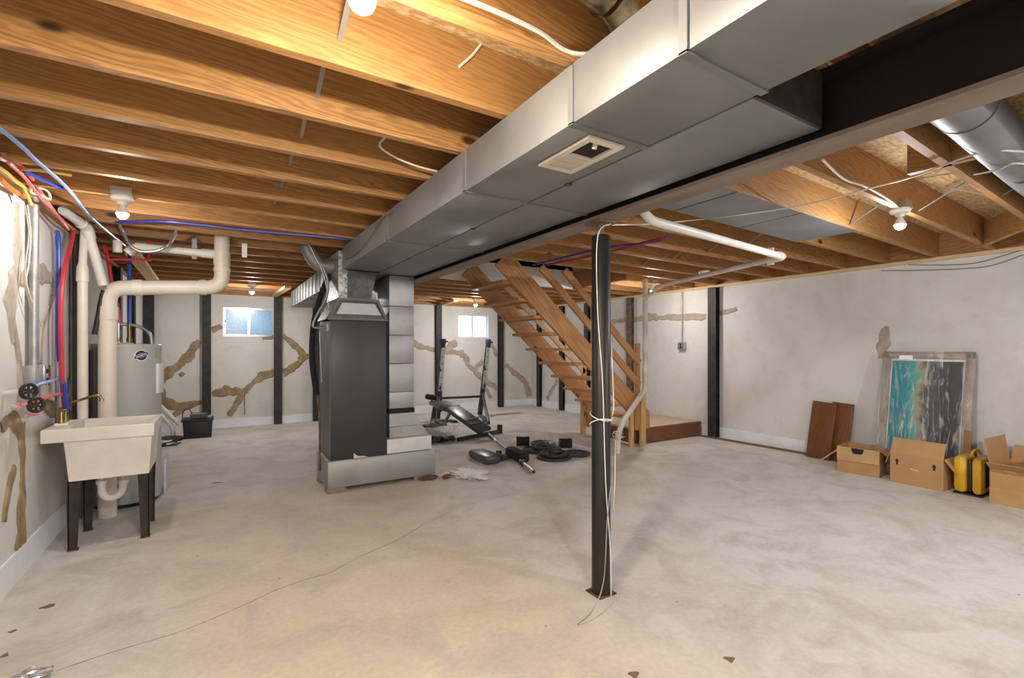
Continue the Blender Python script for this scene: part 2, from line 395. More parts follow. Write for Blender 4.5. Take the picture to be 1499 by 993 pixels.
wb = tag(boxes('wall_back', [((XL, YB, 0), (W1[0], YB + WT, ZW)), ((W1[1], YB, 0), (W2[0], YB + WT, ZW)), ((W2[1], YB, 0), (XR, YB + WT, ZW)),
        ((W1[0], YB, 0), (W1[1], YB + WT, W1[2])), ((W1[0], YB, W1[3]), (W1[1], YB + WT, ZW)), ((W2[0], YB, 0), (W2[1], YB + WT, W2[2])), ((W2[0], YB, W2[3]), (W2[1], YB + WT, ZW))], wall_m),
        'white parged basement wall with two small high windows', None, None, 'structure')
BH = .135
tag(box('baseboard_left', (XL, YF, 0), (XL + .012, YB, .165), base_m), 'bluish white band along the foot of the sink wall', None, None, 'structure')
tag(box('baseboard_back', (XL + .012, YB - .012, 0), (XR - .012, YB, BH), base_m), 'white band along the foot of the window wall', None, None, 'structure')
tag(boxes('baseboard_right', [((XR - .012, YF, 0), (XR, 4.5, .155)), ((XR - .012, 5.45, 0), (XR, YB, .14))], base_m), 'white band along the foot of the wall by the boxes', None, None, 'structure')
# windows
def window(name, W, pm, fm, dep, label):
    x0, x1, z0, z1 = W; f = .028
    o = thing(name, label, None, ((x0 + x1) / 2, YB + dep, z0)); o['kind'] = 'structure'
    y0, y1 = YB + dep, YB + dep + .035
    boxes('frame', [((x0, y0, z0), (x1, y1, z0 + f)), ((x0, y0, z1 - f), (x1, y1, z1)), ((x0, y0, z0 + f), (x0 + f, y1, z1 - f)), ((x1 - f, y0, z0 + f), (x1, y1, z1 - f))], fm, o)
    xm = (x0 + x1) / 2 + .0
    box('mullion', (xm - .018, y0 + .004, z0 + f), (xm + .018, y1 - .004, z1 - f), fm, o)
    for a, b in ((x0 + f, xm - .018), (xm + .018, x1 - f)):
        p = box('pane', (a, y0 + .014, z0 + f), (b, y0 + .020, z1 - f), pm, o)
    return o
wn = window('window_1', W1, pane1_m, chrome_m, .0, 'aluminium slider window with obscure bluish glass, left one on the wall')
box('latch', (W1[0] + .012, YB - .014, 1.70), (W1[0] + .03, YB, 1.74), dark_m, wn)
window('window_2', W2, pane2_m, white_m, .06, 'bright white two-pane basement window above the weight bench')
# crack mortar on the walls
b3 = lambda a, b, d: (a, YB - d, b)
def wallpatch(wall, to3, ia, lst, mat):
    for i, (pts, wd) in enumerate(lst):
        ribbon('crack_patch', [(p[ia], p[2]) for p in pts], wd, to3, mat, wall, .007 + .0013 * i, .38, .035, len(pts) * 3 + i)
wallpatch(wb, b3, 0, [([(-0.743,9.000,0.804), (-0.650,9.000,0.895), (-0.556,9.000,0.987), (-0.381,9.000,1.176), (-0.238,9.000,1.402)], [.20, .15, .12, .13, .08]), ([(-0.726,9.000,0.678), (-0.701,9.000,0.521), (-0.608,9.000,0.421), (-0.443,9.000,0.368), (-0.211,9.000,0.439)], [.09, .16, .13, .12, .08]),
    ([(-0.608,9.000,0.221), (-0.504,9.000,0.308), (-0.399,9.000,0.397)], [.05, .1, .12]), ([(-0.065,9.000,0.540), (0.113,9.000,0.597), (0.257,9.000,0.579), (0.393,9.000,0.607), (0.502,9.000,0.692), (0.623,9.000,0.802), (0.819,9.000,0.889)], [.08, .17, .12, .11, .09, .15, .1]),
    ([(0.393,9.000,0.584), (0.267,9.000,0.367), (0.161,9.000,0.185)], .085), ([(0.384,9.000,0.517), (0.384,9.000,0.179)], .02), ([(0.955,9.000,1.505), (1.126,9.000,1.354), (1.269,9.000,1.128), (1.094,9.000,0.941), (0.955,9.000,0.862)], [.09, .09, .12, .13, .11]), ([(1.269,9.000,1.128), (1.413,9.000,1.162), (1.630,9.000,1.209)], .1),
    ([(-0.065,9.000,1.556), (0.057,9.000,1.646)], .1), ([(0.644,9.000,1.443), (0.819,9.000,1.468)], .05), ([(-0.487,9.000,0.901), (-0.443,9.000,0.857)], .08)], patch_m)
wallpatch(wb, b3, 0, [([(3.213,9.000,1.416), (3.297,9.000,1.377), (3.510,9.000,1.296), (3.772,9.000,1.255), (3.997,9.000,1.226), (4.368,9.000,1.139), (4.479,9.000,0.938), (4.624,9.000,0.791), (4.920,9.000,0.577), (5.191,9.000,0.389)], [.12, .14, .1, .1, .12, .13, .1, .1, .14, .12]),
    ([(3.997,9.000,1.226), (4.212,9.000,1.424)], .15), ([(4.608,9.000,0.805), (4.820,9.000,1.019)], .1), ([(4.820,9.000,0.537), (5.038,9.000,0.204)], .07), ([(5.021,9.000,1.385), (5.191,9.000,1.118)], .1), ([(5.382,9.000,0.921), (5.702,9.000,0.686), (5.922,9.000,0.495), (6.033,9.000,0.195)], [.1, .14, .14, .17]),
    ], patchg_m)
r3 = lambda a, b, d: (XR - d, a, b); l3 = lambda a, b, d: (XL + d, a, b)
wallpatch(wr, r3, 1, [([(6.080,8.379,0.172), (6.080,8.014,0.622)], .1), ([(6.080,6.673,1.728), (6.080,6.367,1.764), (6.080,5.852,1.775), (6.080,5.517,1.792), (6.080,5.233,1.776), (6.080,4.888,1.757), (6.080,4.429,1.752)], [.06, .07, .08, .14, .08, .09, .09]), ([(6.080,4.250,1.771), (6.080,4.121,1.783), (6.080,3.945,1.828)], .07),
    ([(6.080,2.272,1.173), (6.080,2.260,1.284), (6.080,2.235,1.430), (6.080,2.217,1.517)], [.05, .1, .12, .03])], patchg_m)
wallpatch(wl, l3, 1, [([(-0.945,3.686,2.093), (-0.945,3.707,1.893), (-0.945,3.686,1.734), (-0.945,3.634,1.652), (-0.945,3.603,1.523), (-0.945,3.613,1.395), (-0.945,3.644,1.322)], [.08, .11, .12, .16, .17, .12, .07]), ([(-0.945,3.686,1.689), (-0.945,3.864,1.696), (-0.945,4.118,1.754), (-0.945,4.336,1.737), (-0.945,4.368,1.648), (-0.945,4.202,1.500), (-0.945,4.132,1.414), (-0.945,4.091,1.190)], [.1, .12, .12, .1, .05, .05, .06, .06]),
    ([(-0.945,3.624,1.432), (-0.945,3.718,1.200), (-0.945,3.739,0.992)], .07)], patchg_m)
wallpatch(wl, l3, 1, [([(-0.945,3.761,0.858), (-0.945,3.772,0.701), (-0.945,3.783,0.551), (-0.945,3.761,0.239), (-0.945,3.696,0.150)], [.12, .09, .08, .16, .18]), ([(-0.945,3.451,0.875), (-0.945,3.593,0.899), (-0.945,3.750,0.852)], [.05, .1, .14]), ([(-0.945,3.654,0.629), (-0.945,3.545,0.508), (-0.945,3.488,0.385)], .07), ([(-0.945,4.146,0.928), (-0.945,4.291,0.896), (-0.945,4.481,0.842)], .1), ([(-0.945,4.710,0.982), (-0.945,4.845,0.972)], .16)], patch_m)

# joists, rim boards and plates (parts of the ceiling)
jl = XL - .05
proto = None
def joist(x0, x1, yfar, skew=0.):
    a = V((x0, yfar - .019, ZJ + JD / 2)); b = V((x1, yfar - .019 + skew * (x1 - x0), ZJ + JD / 2))
    return bar('joist', a, b, .038, JD, joist_m, ce)
for k in range(-10, 19):
    y = 1.613 + .406 * k
    if k in (8, 9): joist(jl, 1.98, y)
    else: joist(jl, 1.79, y)
for k in range(-9, 19):
    y0 = 1.24 + .406 * k
    yr = y0 + .04 * (XR - 1.78)
    if yr > YB - .03: continue
    if k in (8, 9, 10): 
        xs = 4.57; joist(xs, XR - .03, y0 + .04 * (xs - 1.78), .04)
    else: joist(1.68, XR - .03, y0, .04)
box('header', (2.0, 5.64, ZJ), (4.6, 5.68, ZS), joist_m, ce)
box('header', (4.55, 4.52, ZJ), (4.588, 5.64, ZS), joist_m, ce); box('header', (1.97, 4.45, ZJ), (2.008, 5.64, ZS), joist_m, ce)
bar('sill_plate', (XR + .03, YF, ZW + .017), (XR + .03, YB, ZW + .017), .14, .034, pale_m, ce)
bar('sill_plate', (XL - .03, YF, ZW + .017), (XL - .03, YB, ZW + .017), .14, .034, joist_m, ce)
bar('rim_joist', (XR + .005, YF, ZJ + JD / 2), (XR + .005, YB, ZJ + JD / 2), .04, JD, joist_m, ce)
bar('rim_joist', (XL - .07, YF, ZJ + JD / 2), (XL - .07, YB, ZJ + JD / 2), .04, JD, joist_m, ce)
bar('rim_joist', (XL, YB + .03, ZJ + JD / 2), (XR, YB + .03, ZJ + JD / 2), .05, JD, joist_m, ce)
bar('rim_joist', (XL, YF - .03, ZJ + JD / 2), (XR, YF - .03, ZJ + JD / 2), .05, JD, joist_m, ce)
bar('sill_plate', (XL, YB + .05, ZW + .017), (XR, YB + .05, ZW + .017), .12, .034, joist_m, ce); bar('sill_plate', (XL, YF - .05, ZW + .017), (XR, YF - .05, ZW + .017), .12, .034, joist_m, ce)
bar('blocking', [(5.688,1.384,2.270)][0], (5.05, .88, 2.30), .038, .2, joist_m, ce)
bar('blocking', (3.05, 1.02, ZJ + JD / 2), (3.06, .70, ZJ + JD / 2), .038, JD, joist_m, ce)
# metal cross bridging between neighbouring joists
for k in range(-2, 14):
    y = 1.613 + .406 * k
    for xx, s in ((.33, 1),):
        a, b = (y + .002, y + .366); za, zb = (ZS - .02, ZJ + .075)
        bar('bridging_strap', (xx, a, za), (xx, b, zb), .016, .0025, galvd2_m, ce)
for k in range(-3, 6):
    for xx, s in ((3.98, 1), (4.01, -1)):
        y = 1.24 + .406 * k + .04 * (xx - 1.78)
        a, b = (y + .002, y + .366); za, zb = (ZJ + .02, ZS - .02) if s > 0 else (ZS - .02, ZJ + .02)
        bar('bridging_strap', (xx, a, za), (xx, b, zb), .018, .0025, galv_m, ce)
# stairwell above the stairs
sw = tag(boxes('trim_1', [((2.0, 5.615, ZJ - .01), (4.549, 5.635, 3.4)), ((1.95, 5.615, ZS + .02), (4.66, 5.635, 3.4)), ((1.95, 4.40, ZS + .02), (4.65, 4.44, 3.4)), ((4.59, 4.44, ZS + .02), (4.62, 5.69, 3.4)), ((1.95, 4.44, ZS + .02), (1.97, 5.69, 3.4)), ((1.95, 4.40, 3.4), (4.65, 5.71, 3.43))], white_m),
         'white plasterboard lining of the stairwell above the open stairs', None, None, 'structure')

# ------------------------------------------------------------------ steel beam and column
o = thing('steel_beam', 'black steel I-beam with brown lower flange running under the joists', 'beam', (1.718, 3, 1.95))
box('bottom_flange', (1.655, YF, 1.95), (1.782, YB, 1.965), beamf_m, o); box('top_flange', (1.655, YF, 2.168), (1.782, YB, 2.183), beamw_m, o); box('web', (1.712, YF, 1.965), (1.724, YB, 2.168), beamw_m, o)
cx, cy = 1.716, 1.884
o = thing('support_column', 'black steel support column standing on a rusty base plate', 'column', (cx, cy, 0))
lathe('shaft', [(.049, .006), (.049, 1.868), (.044, 1.875), (.0, 1.875)], (cx, cy, 0), black_m, o, seg=28)
box('base_plate', (cx - .058, cy - .056, 0), (cx + .058, cy + .056, .006), rustp_m, o)
cyl('jack_screw', (cx, cy, 1.875), (cx, cy, 1.935), .016, rust_m, o); box('top_plate', (cx - .06, cy - .06, 1.935), (cx + .06, cy + .06, 1.95), rust_m, o)
o = thing('coiled_wires', 'thin white and dark wires tied around the black column', 'wire', (cx, cy, 0))
ring = [(cx + .058 * math.cos(a), cy + .058 * math.sin(a), .93 + .02 * math.sin(a)) for a in [2 * PI * k / 24 for k in range(25)]]
tube('wire_loop', ring, .0028, wire_m, o, 6)
ring = [(cx + .058 * math.cos(a), cy + .058 * math.sin(a), .89 + .03 * math.cos(a + 2)) for a in [2 * PI * k / 24 for k in range(25)]]
tube('wire_loop', ring, .0028, wire_m, o, 6)
tube('hanging_wire', [(cx + .02, cy - .05, 1.93), (cx - .05, cy - .03, 1.86), (cx - .052, cy - .03, 1.5), (cx - .035, cy - .05, 1.1), (cx - .02, cy - .056, .6), (cx + .005, cy - .06, .3), (cx + .01, cy - .062, .15), (cx - .0, cy - .075, .012)], .0027, wire_m, o, 6, 6)
tube('hanging_wire', [(cx + .02, cy - .06, .62), (cx - .04, cy - .09, .42), (cx - .13, cy - .16, .16), (cx - .22, cy - .18, .05), (cx - .30, cy - .17, .006)], .0028, cond_m, o, 6, 6)
tube('hanging_wire', [(cx + .045, cy - .03, 1.3), (cx + .055, cy - .035, 1.0), (cx + .05, cy - .03, .93)], .0028, wire_m, o, 6, 5)
tube('hanging_wire', [(cx + .14, cy + .04, .78), (cx + .09, cy - .01, .70), (cx + .07, cy - .03, .58), (cx + .07, cy - .02, .46), (cx + .09, cy, .40)], .0028, wire_m, o, 6, 5)

# ------------------------------------------------------------------ wall braces
def brace(x, y, face, label, mat=brace_m, wd=.12, z1=2.15, dp=.075):
    o = thing('wall_brace', label, 'steel brace', (x, y, 0), 'steel wall braces')
    nx, ny = face; tx, ty = abs(ny), abs(nx)      # face: direction into the room
    def slab(nm, d0, d1, w_):
        lo = (min(x + nx * d0, x + nx * d1) - tx * w_ / 2, min(y + ny * d0, y + ny * d1) - ty * w_ / 2, 0)
        hi = (max(x + nx * d0, x + nx * d1) + tx * w_ / 2, max(y + ny * d0, y + ny * d1) + ty * w_ / 2, z1)
        box(nm, lo, hi, mat, o)
    slab('rear_flange', .013, .022, wd); slab('web', .022, dp - .009, .012); slab('front_flange', dp - .009, dp, wd)
    return o
for x, lb in ((-.142, 'black steel wall brace left of the obscure glass window'), (.875, 'black steel wall brace touching the right side of the obscure glass window'), (1.49, 'black steel wall brace half hidden by the furnace side'),
              (3.80, 'black steel wall brace behind the left upright of the weight bench'), (5.25, 'black steel wall brace right of the bright white window'), (-.87, 'black steel wall brace in the corner behind the water heater')):
    brace(x, YB, (0, -1), lb)
for y, lb in ((8.62, 'black steel wall brace nearest the far corner under the stairs'), (7.81, 'black steel wall brace seen under the stairs, second from the far corner'), (7.02, 'black steel wall brace seen between the stair rails')):
    brace(XR, y, (-1, 0), lb)
brace(XR, 5.90, (-1, 0), 'rusty brown steel wall brace behind the stair newel post', rust_m)
brace(XR, 4.27, (-1, 0), 'wide dark steel wall brace between the landing and the leaning boards', brace_m, .13, 2.15, .10)
for y, lb, m in ((4.82, 'grey painted wall brace behind the white pipes at the sink', M('grey_brace', (.20, .19, .18), .7)), (6.55, 'black steel wall brace behind the top of the water heater', brace_m), (7.55, 'black steel wall brace on the sink wall near the far corner', brace_m)):
    brace(XL, y, (1, 0), lb, m)

# ------------------------------------------------------------------ ducts
o = thing('supply_duct', 'long grey sheet metal duct with a cream register, running to the furnace', 'duct', (1.1, 2, 1.99))
dx0, dxc, dx1, dz0, dz1 = .947, 1.284, 1.655, 1.99, 2.178
ys = [YF + .3, -.9, .75, 1.174, 1.932, 3.084, 4.40]
for a, b in zip(ys, ys[1:]): box('duct_section', (dx0, a + .003, dz0), (dxc - .005, b - .003, dz1), galv_m, o, .002)
for y in ys[2:-1]:
    boxes('drive_cleat', [((dx0 - .006, y - .012, dz0 - .004), (dx0 + .002, y + .012, dz1 - .01)), ((dx0 - .006, y - .012, dz0 - .006), (dxc - .002, y + .012, dz0 + .001))], galv_m, o)
rg = box('register_backing', (1.055, 1.215, dz0 - .004), (1.185, 1.475, dz0 - .002), ink_m, o)
boxes('register_frame', [((1.040, 1.198, dz0 - .012), (1.200, 1.226, dz0 - .003)), ((1.040, 1.462, dz0 - .012), (1.200, 1.490, dz0 - .003)), ((1.040, 1.226, dz0 - .012), (1.066, 1.462, dz0 - .003)), ((1.174, 1.226, dz0 - .012), (1.200, 1.462, dz0 - .003)), ((1.066, 1.340, dz0 - .012), (1.174, 1.350, dz0 - .003))], cream_m, o)
for k in range(10): bar('louver', (1.066, 1.356 + .0106 * k, dz0 - .007), (1.174, 1.356 + .0106 * k, dz0 - .007), .007, .002, cream_m, o)
bar('register_lever', (1.10, 1.235, dz0 - .006), (1.10, 1.243, dz0 - .022), .012, .012, cream_m, o)
o = thing('return_duct', 'grey sheet metal return duct with a dark capped end beside the steel beam', 'duct', (1.45, 2, 1.99))
ys = [.785, 1.932, 3.084, 4.98]
for a, b in zip(ys, ys[1:]): box('duct_section', (dxc + .005, a + .003, dz0), (dx1, b - .003, dz1 - .005), galv_m, o, .002)
for y in ys[1:-1]: box('drive_cleat', (dxc + .002, y - .011, dz0 - .006), (dx1, y + .011, dz0), galv_m, o)
box('end_cap', (dxc + .006, .779, dz0 + .003), (dx1, .787, dz1 - .008), galvd_m, o)
for y in (1.6, 2.5, 3.6): box('seam_clip', (dxc - .012, y, dz0 - .005), (dxc + .012, y + .03, dz0), galvd_m, o)

o = thing('furnace', 'tall black furnace cabinet standing on a galvanized base plenum', 'furnace', (1.2, 4.66, 0))
box('cabinet', (.852, 4.42, .284), (1.352, 4.95, 1.535), M('charcoal_cabinet', (.050, .048, .050), .42, .2, (.04, .038, .04), 3), o, .006)
box('side_panel', (.848, 4.43, .30), (.852, 4.94, 1.52), M('dark_grey_sheet', (.20, .20, .205), .4, .6), o)
box('base_plenum', (.825, 4.40, .045), (1.830, 4.93, .284), galvl_m, o, .004)
boxes('plenum_lip', [((.820, 4.394, .276), (1.835, 4.402, .288)), ((.819, 4.394, .276), (.826, 4.93, .288))], galvl_m, o)
for a, b in (((.82, 4.395), (.98, 4.52)), ((.82, 4.82), (.98, 4.93)), ((1.62, 4.42), (1.80, 4.54)), ((1.62, 4.8), (1.80, 4.92))): box('support_block', (*a, 0), (*b, .045), block_m, o, .004)
bm = bmesh.new()
t = [(.915, 4.43), (1.268, 4.43), (1.268, 4.9), (.915, 4.9)]; q = [(.83, 4.42), (1.35, 4.42), (1.35, 4.95), (.83, 4.95)]
A = [bm.verts.new((*p, 1.722)) for p in t]; B = [bm.verts.new((*p, 1.545)) for p in q]
bm.faces.new(A); bm.faces.new(B[::-1])
for i in range(4): bm.faces.new((A[i], A[(i + 1) % 4], B[(i + 1) % 4], B[i]))
from_bm('coil_hood', bm, galvd_m, o)
prism('hood_panel', [(.90, 1.590), (1.30, 1.590), (1.238, 1.690), (.948, 1.690)], 'y', 4.412, 4.430, galvl_m, o)
bar('hood_rim', (.825, 4.408, 1.545), (1.357, 4.408, 1.545), .02, .018, M('dark_tape', (.16, .14, .12), .6), o); bar('hood_rim', (.905, 4.415, 1.722), (1.28, 4.415, 1.722), .02, .022, MATS['dark_tape'], o)
bar('hood_rim', (.835, 4.405, 1.55), (.92, 4.412, 1.72), .02, .02, MATS['dark_tape'], o); bar('hood_rim', (1.347, 4.405, 1.55), (1.265, 4.412, 1.72), .02, .02, MATS['dark_tape'], o)
box('plenum_corner', (.915, 4.405, 1.73), (.99, 4.92, 2.15), spangle_m, o)
prism('supply_plenum', [(.99, 1.73), (1.20, 1.73), (1.262, 1.985), (.99, 1.985)], 'y', 4.415, 4.92, galvd_m, o)
prism('plenum_gusset', [(1.202, 1.73), (1.268, 1.73), (1.268, 1.80), (1.225, 1.82)], 'y', 4.43, 4.92, spangle_m, o)
o2 = prism('paper_label', [(1.05, .288), (1.18, .288), (1.14, .300), (1.08, .306), (1.05, .335)], 'y', 4.410, 4.419, M('cream_paper', (.72, .66, .52), .7), o)
o = thing('return_drop', 'galvanized vertical return duct with a flared foot beside the furnace', 'duct', (1.52, 4.6, .28))
rz = [.700, .86, 1.135, 1.41, 1.69, 1.984]
for a, b in zip(rz, rz[1:]): box('drop_section', (1.402, 4.50, a + .002), (1.648, 4.93, b - .002), galvl_m, o, .002)
box('dark_gasket', (1.396, 4.492, .655), (1.654, 4.935, .698), M('black_tar', (.02, .018, .016), .9, bump=.5), o, .004)
prism('flared_foot', [(1.398, .53), (1.720, .53), (1.650, .655), (1.398, .655)], 'y', 4.485, 4.935, galvl_m, o)
prism('flared_foot', [(1.398, .425), (1.790, .425), (1.722, .527), (1.398, .527)], 'y', 4.48, 4.935, M('dull_zinc', (.42, .42, .41), .5, .7), o)
prism('foot_box', [(1.358, .290), (1.80, .290), (1.80, .422), (1.358, .422)], 'y', 4.425, 4.93, M('white_tape_sheet', (.72, .73, .72), .5, .3), o)
o = thing('rear_trunk_duct', 'ribbed sheet metal trunk duct going from the furnace to the window wall', 'duct', (1.2, 6, 1.93))
for a, b in ((4.99, 5.8), (5.8, 6.6), (6.6, 7.4), (7.4, 8.2)): box('duct_section', (.985, a, 1.93), (1.60, b - .004, 2.165), galv_m, o, .003)
for y in [5.2 + .25 * k for k in range(12)]: box('duct_rib', (.978, y, 1.94), (.986, y + .02, 2.16), galv_m, o)
box('duct_foot', (1.05, 4.95, 1.86), (1.5, 5.6, 1.93), galvd_m, o)
o = thing('flue_elbow', 'grey adjustable round duct elbow going up beside the plenum', 'duct', (.8, 4.62, 2.05))
pts = fillet([(.918, 4.66, 2.045), (.80, 4.66, 2.035), (.70, 4.70, 2.20), (.70, 4.70, 2.40)], .10, 5)
tube('elbow_pipe', pts, .068, galv_m, o, 20)
for p0, p1 in (((.86, 4.66, 2.042), (.872, 4.66, 2.043)), ((.90, 4.66, 2.045), (.914, 4.66, 2.045)), ((.703, 4.697, 2.20), (.700, 4.70, 2.214))): cyl('elbow_ring', p0, p1, .073, galv_m, o, 20)
o = thing('refrigerant_line', 'black foam insulated refrigerant line hanging beside the furnace', 'pipe', (.78, 4.7, .6))
tube('insulated_tube', [(0.934,4.750,2.011), (0.878,4.750,1.916), (0.818,4.750,1.745), (0.770,4.750,1.539), (0.752,4.750,1.347), (0.752,4.750,1.157), (0.770,4.750,0.997), (0.794,4.750,0.849)], .026, foam_m, o, 10, 4)
tube('copper_tail', [(0.794,4.750,0.849), (0.812,4.750,0.707), (0.818,4.750,0.451), (0.818,4.750,0.130)], .009, rust_m, o, 8, 3)
o = thing('furnace_whip', 'grey flexible conduit looping to the furnace side', 'conduit', (.8, 4.6, 1.5))
tube('flex_conduit', [(0.812,4.550,2.011), (0.847,4.550,1.915), (0.853,4.550,1.810), (0.824,4.550,1.703), (0.777,4.550,1.615), (0.732,4.550,1.516), (0.732,4.550,1.473), (0.783,4.550,1.468)], .011, cond_m, o, 8, 5)
tube('connector', [(0.777,4.550,1.468), (0.835,4.550,1.475)], .014, cond_m, o, 8)
tube('thin_wire', [(0.625,4.550,2.277), (0.692,4.550,2.206), (0.749,4.550,2.090), (0.795,4.550,2.003), (0.841,4.550,1.840), (0.859,4.550,1.655)], .004, wire_m, o, 6, 5)
tube('drop_wire', [(0.792,4.600,1.445), (0.798,4.600,1.222), (0.809,4.600,0.973)], .006, cond_m, o, 6, 3)
box('connector_block', (.835, 4.50, 1.44), (.85, 4.54, 1.50), greym_m, o)
# panned joist bay, round branch duct, foil boot
o = thing('joist_pan', 'flat galvanized sheets closing a joist bay beside the white drain pipe', 'sheet metal', (3.2, 1.9, 2.18))
for i, (a, b) in enumerate(((1.80, 2.52), (2.53, 3.28), (3.29, 4.15))):
    s0, s1 = 1.615 + .04 * (a - 1.78), 1.615 + .04 * (b - 1.78)
    bm = bmesh.new(); z = ZJ - .003 - .001 * i
    vs = [bm.verts.new(p) for p in ((a, s0 - .01, z), (b, s1 - .01, z), (b, s1 + .44, z), (a, s0 + .44, z))]; f = bm.faces.new(vs)
    r = bmesh.ops.extrude_face_region(bm, geom=[f]); 
    for v in [g for g in r['geom'] if isinstance(g, bmesh.types.BMVert)]: v.co.z -= .003
    from_bm('pan_sheet', bm, galv_m, o)
o = thing('round_duct', 'shiny round galvanized branch duct between joists on the right', 'duct', (3, .6, 2.2))
tube('duct_pipe', [(1.9, .66, 2.25), (2.6, .67, 2.25), (3.7, .73, 2.26), (4.9, .78, 2.27)], .098, galv_m, o, 24)
for x in (2.55, 3.6): cyl('duct_ring', (x, .665 + .03 * (x - 2.5), 2.25), (x + .02, .666 + .03 * (x - 2.5), 2.25), .102, galv_m, o, 24)
o = thing('duct_boot', 'brassy rounded duct take-off dropping onto the big duct', 'duct', (1.0, .95, 2.18))
tube('boot_elbow', fillet([(.72, 1.0, 2.34), (1.0, 1.0, 2.32), (1.10, 1.0, 2.18)], .16, 8), .085, M('brassy_zinc', (.42, .34, .20), .25, 1., (.12, .10, .07), 14), o, 24)
cyl('boot_collar', (.94, 1.0, 2.322), (.955, 1.0, 2.321), .091, MATS['brassy_zinc'], o, 24); cyl('boot_collar', (.99, 1.0, 2.316), (1.003, 1.0, 2.314), .091, MATS['brassy_zinc'], o, 24)

# ------------------------------------------------------------------ lamps
def glow(tone, power):
    k = 'bulb_glow_%s_%g' % (tone, power)
    if k not in MATS: MATS[k] = emit(k, {'warm': (1, .88, .70), 'soft': (1, .95, .89), 'cool': (.97, .98, 1.0)}[tone], BULB_W * power)
    return MATS[k]
def lamp(x, y, tone, power, label):
    o = thing('bare_bulb_lamp', label, 'lamp', (x, y, 2.08), 'bare bulb lamps')
    lathe('lampholder', [(.055, .0), (.058, -.012), (.050, -.026), (.026, -.034), (.024, -.050), (.0, -.050)], (x, y, ZJ - .001), porc_m, o)
    b = lathe('bulb_body', [(.013, .0), (.014, -.012), (.024, -.030), (.031, -.048), (.0315, -.054), (.0, -.054)], (x, y, ZJ - .047), porc_m, o, seg=20)
    lathe('bulb_globe', [(.0312, -.0545), (.030, -.062), (.024, -.076), (.012, -.085), (.0, -.087)], (x, y, ZJ - .047), glow(tone, power), b, seg=20)
    box('junction_box', (x - .05, y - .05, ZJ), (x + .05, y + .05, ZJ + .045), greym_m, o)
lamp(.281, 1.105, 'warm', 1.5, 'lit bare bulb at the top edge in front of the nearest joists')
lamp(-.478, 3.62, 'soft', .42, 'lit bare bulb over the utility sink')
lamp(.42, 7.684, 'soft', .8, 'lit bare bulb in front of the obscure glass window')
lamp(4.04, 7.80, 'soft', 1., 'lit bare bulb above the weight bench')
lamp(5.152, 4.614, 'soft', .7, 'lit bare bulb beside the stair newel and white downpipe')
lamp(3.753, 1.300, 'cool', .8, 'lit bare bulb among the joists at the right')
lamp(.40, -.85, 'soft', 2.4, 'unseen bare bulb added behind the camera position on the sink side')  # out-of-view bulb placed by the column's shadow, added to brighten floor and walls
lamp(3.6, -1.4, 'cool', 2.6, 'unseen bare bulb added behind the camera position on the box side')  # extra bulb out of view, added only to lift floor and wall brightness

# ------------------------------------------------------------------ stairs and landing
o = thing('stairs', 'open wooden stairs with thick stringers and plank treads', 'stairs', (3.7, 4.95, 0))
for ya in (4.50, 5.345):
    p0, p1 = V((2.70, ya + .019, 2.245)), V((4.665, ya + .019, .53))
    d = (p1 - p0).normalized(); p0 = p0 - d * .05
    bar('stringer', p0, p1, .038, .235, stair_m, o)
tz = [(2.80, 2.045), (3.01, 1.855), (3.22, 1.665), (3.43, 1.475), (3.64, 1.285), (3.85, 1.10), (4.06, .915), (4.27, .735), (4.48, .56), (4.63, .40)]
for x, z in tz: box('tread', (x - .12, 4.538, z - .036), (x + .13, 5.345, z), stair_m, o, .003)
bar('post', (4.81, 4.475, 0), (4.81, 4.475, .69), .085, .04, post_m, o, up=(0, 1, 0)); bar('post', (4.60, 4.475, 0), (4.60, 4.475, .50), .06, .04, post_m, o, up=(0, 1, 0))
bar('post', (4.575, 5.41, 0), (4.575, 5.41, .56), .07, .045, post_m, o, up=(0, 1, 0)); bar('post', (4.70, 5.41, .12), (4.70, 5.41, .56), .12, .04, stair_m, o, up=(0, 1, 0))
bar('newel_post', (4.755, 4.515, .20), (4.755, 4.515, 1.35), .07, .038, stair_m, o, up=(0, 1, 0))
prism('stair_foot', [(4.70, .20), (4.98, .20), (4.98, .42), (4.90, .50), (4.70, .62)], 'y', 4.503, 4.541, stair_m, o)
bar('hand_rail', (3.50, 4.482, 2.21), (4.755, 4.482, 1.09), .035, .085, stair_m, o); bar('hand_rail', (3.16, 4.482, 2.22), (4.75, 4.482, .80), .035, .085, stair_m, o)
bar('hand_rail', (3.20, 5.405, 2.15), (4.60, 5.405, .93), .03, .07, pale_m, o); bar('rail_post', (4.59, 5.405, .5), (4.59, 5.405, 1.1), .07, .03, post_m, o, up=(0, 1, 0))
o = thing('landing', 'low wooden landing with dark sides and pale plank top at the stair foot', 'platform', (5.4, 4.95, 0))
box('front_board', (4.86, 4.505, 0), (6.05, 4.543, .175), land_m, o, .003); box('front_cleat', (4.86, 4.495, .168), (6.055, 4.545, .205), land_m, o, .003)
box('side_board', (4.78, 4.56, 0), (4.82, 5.40, .175), land_m, o); box('rear_board', (4.82, 5.37, 0), (6.05, 5.40, .175), land_m, o)
for k in range(6): box('plank', (4.79, 4.548 + .143 * k, .178), (6.06, 4.548 + .143 * k + .138, .207), plank_m, o, .002)
tag(tube('floor_wood_strip', [(5.985, 4.46, .013), (6.0, 4.0, .013), (6.02, 3.5, .013), (6.03, 3.0, .013), (6.03, 2.7, .013)], .018, M('weathered_strip', (.20, .13, .08), .8), None, 4, 3), 'thin brown wooden strip lying along the foot of the right wall', 'wood strip')

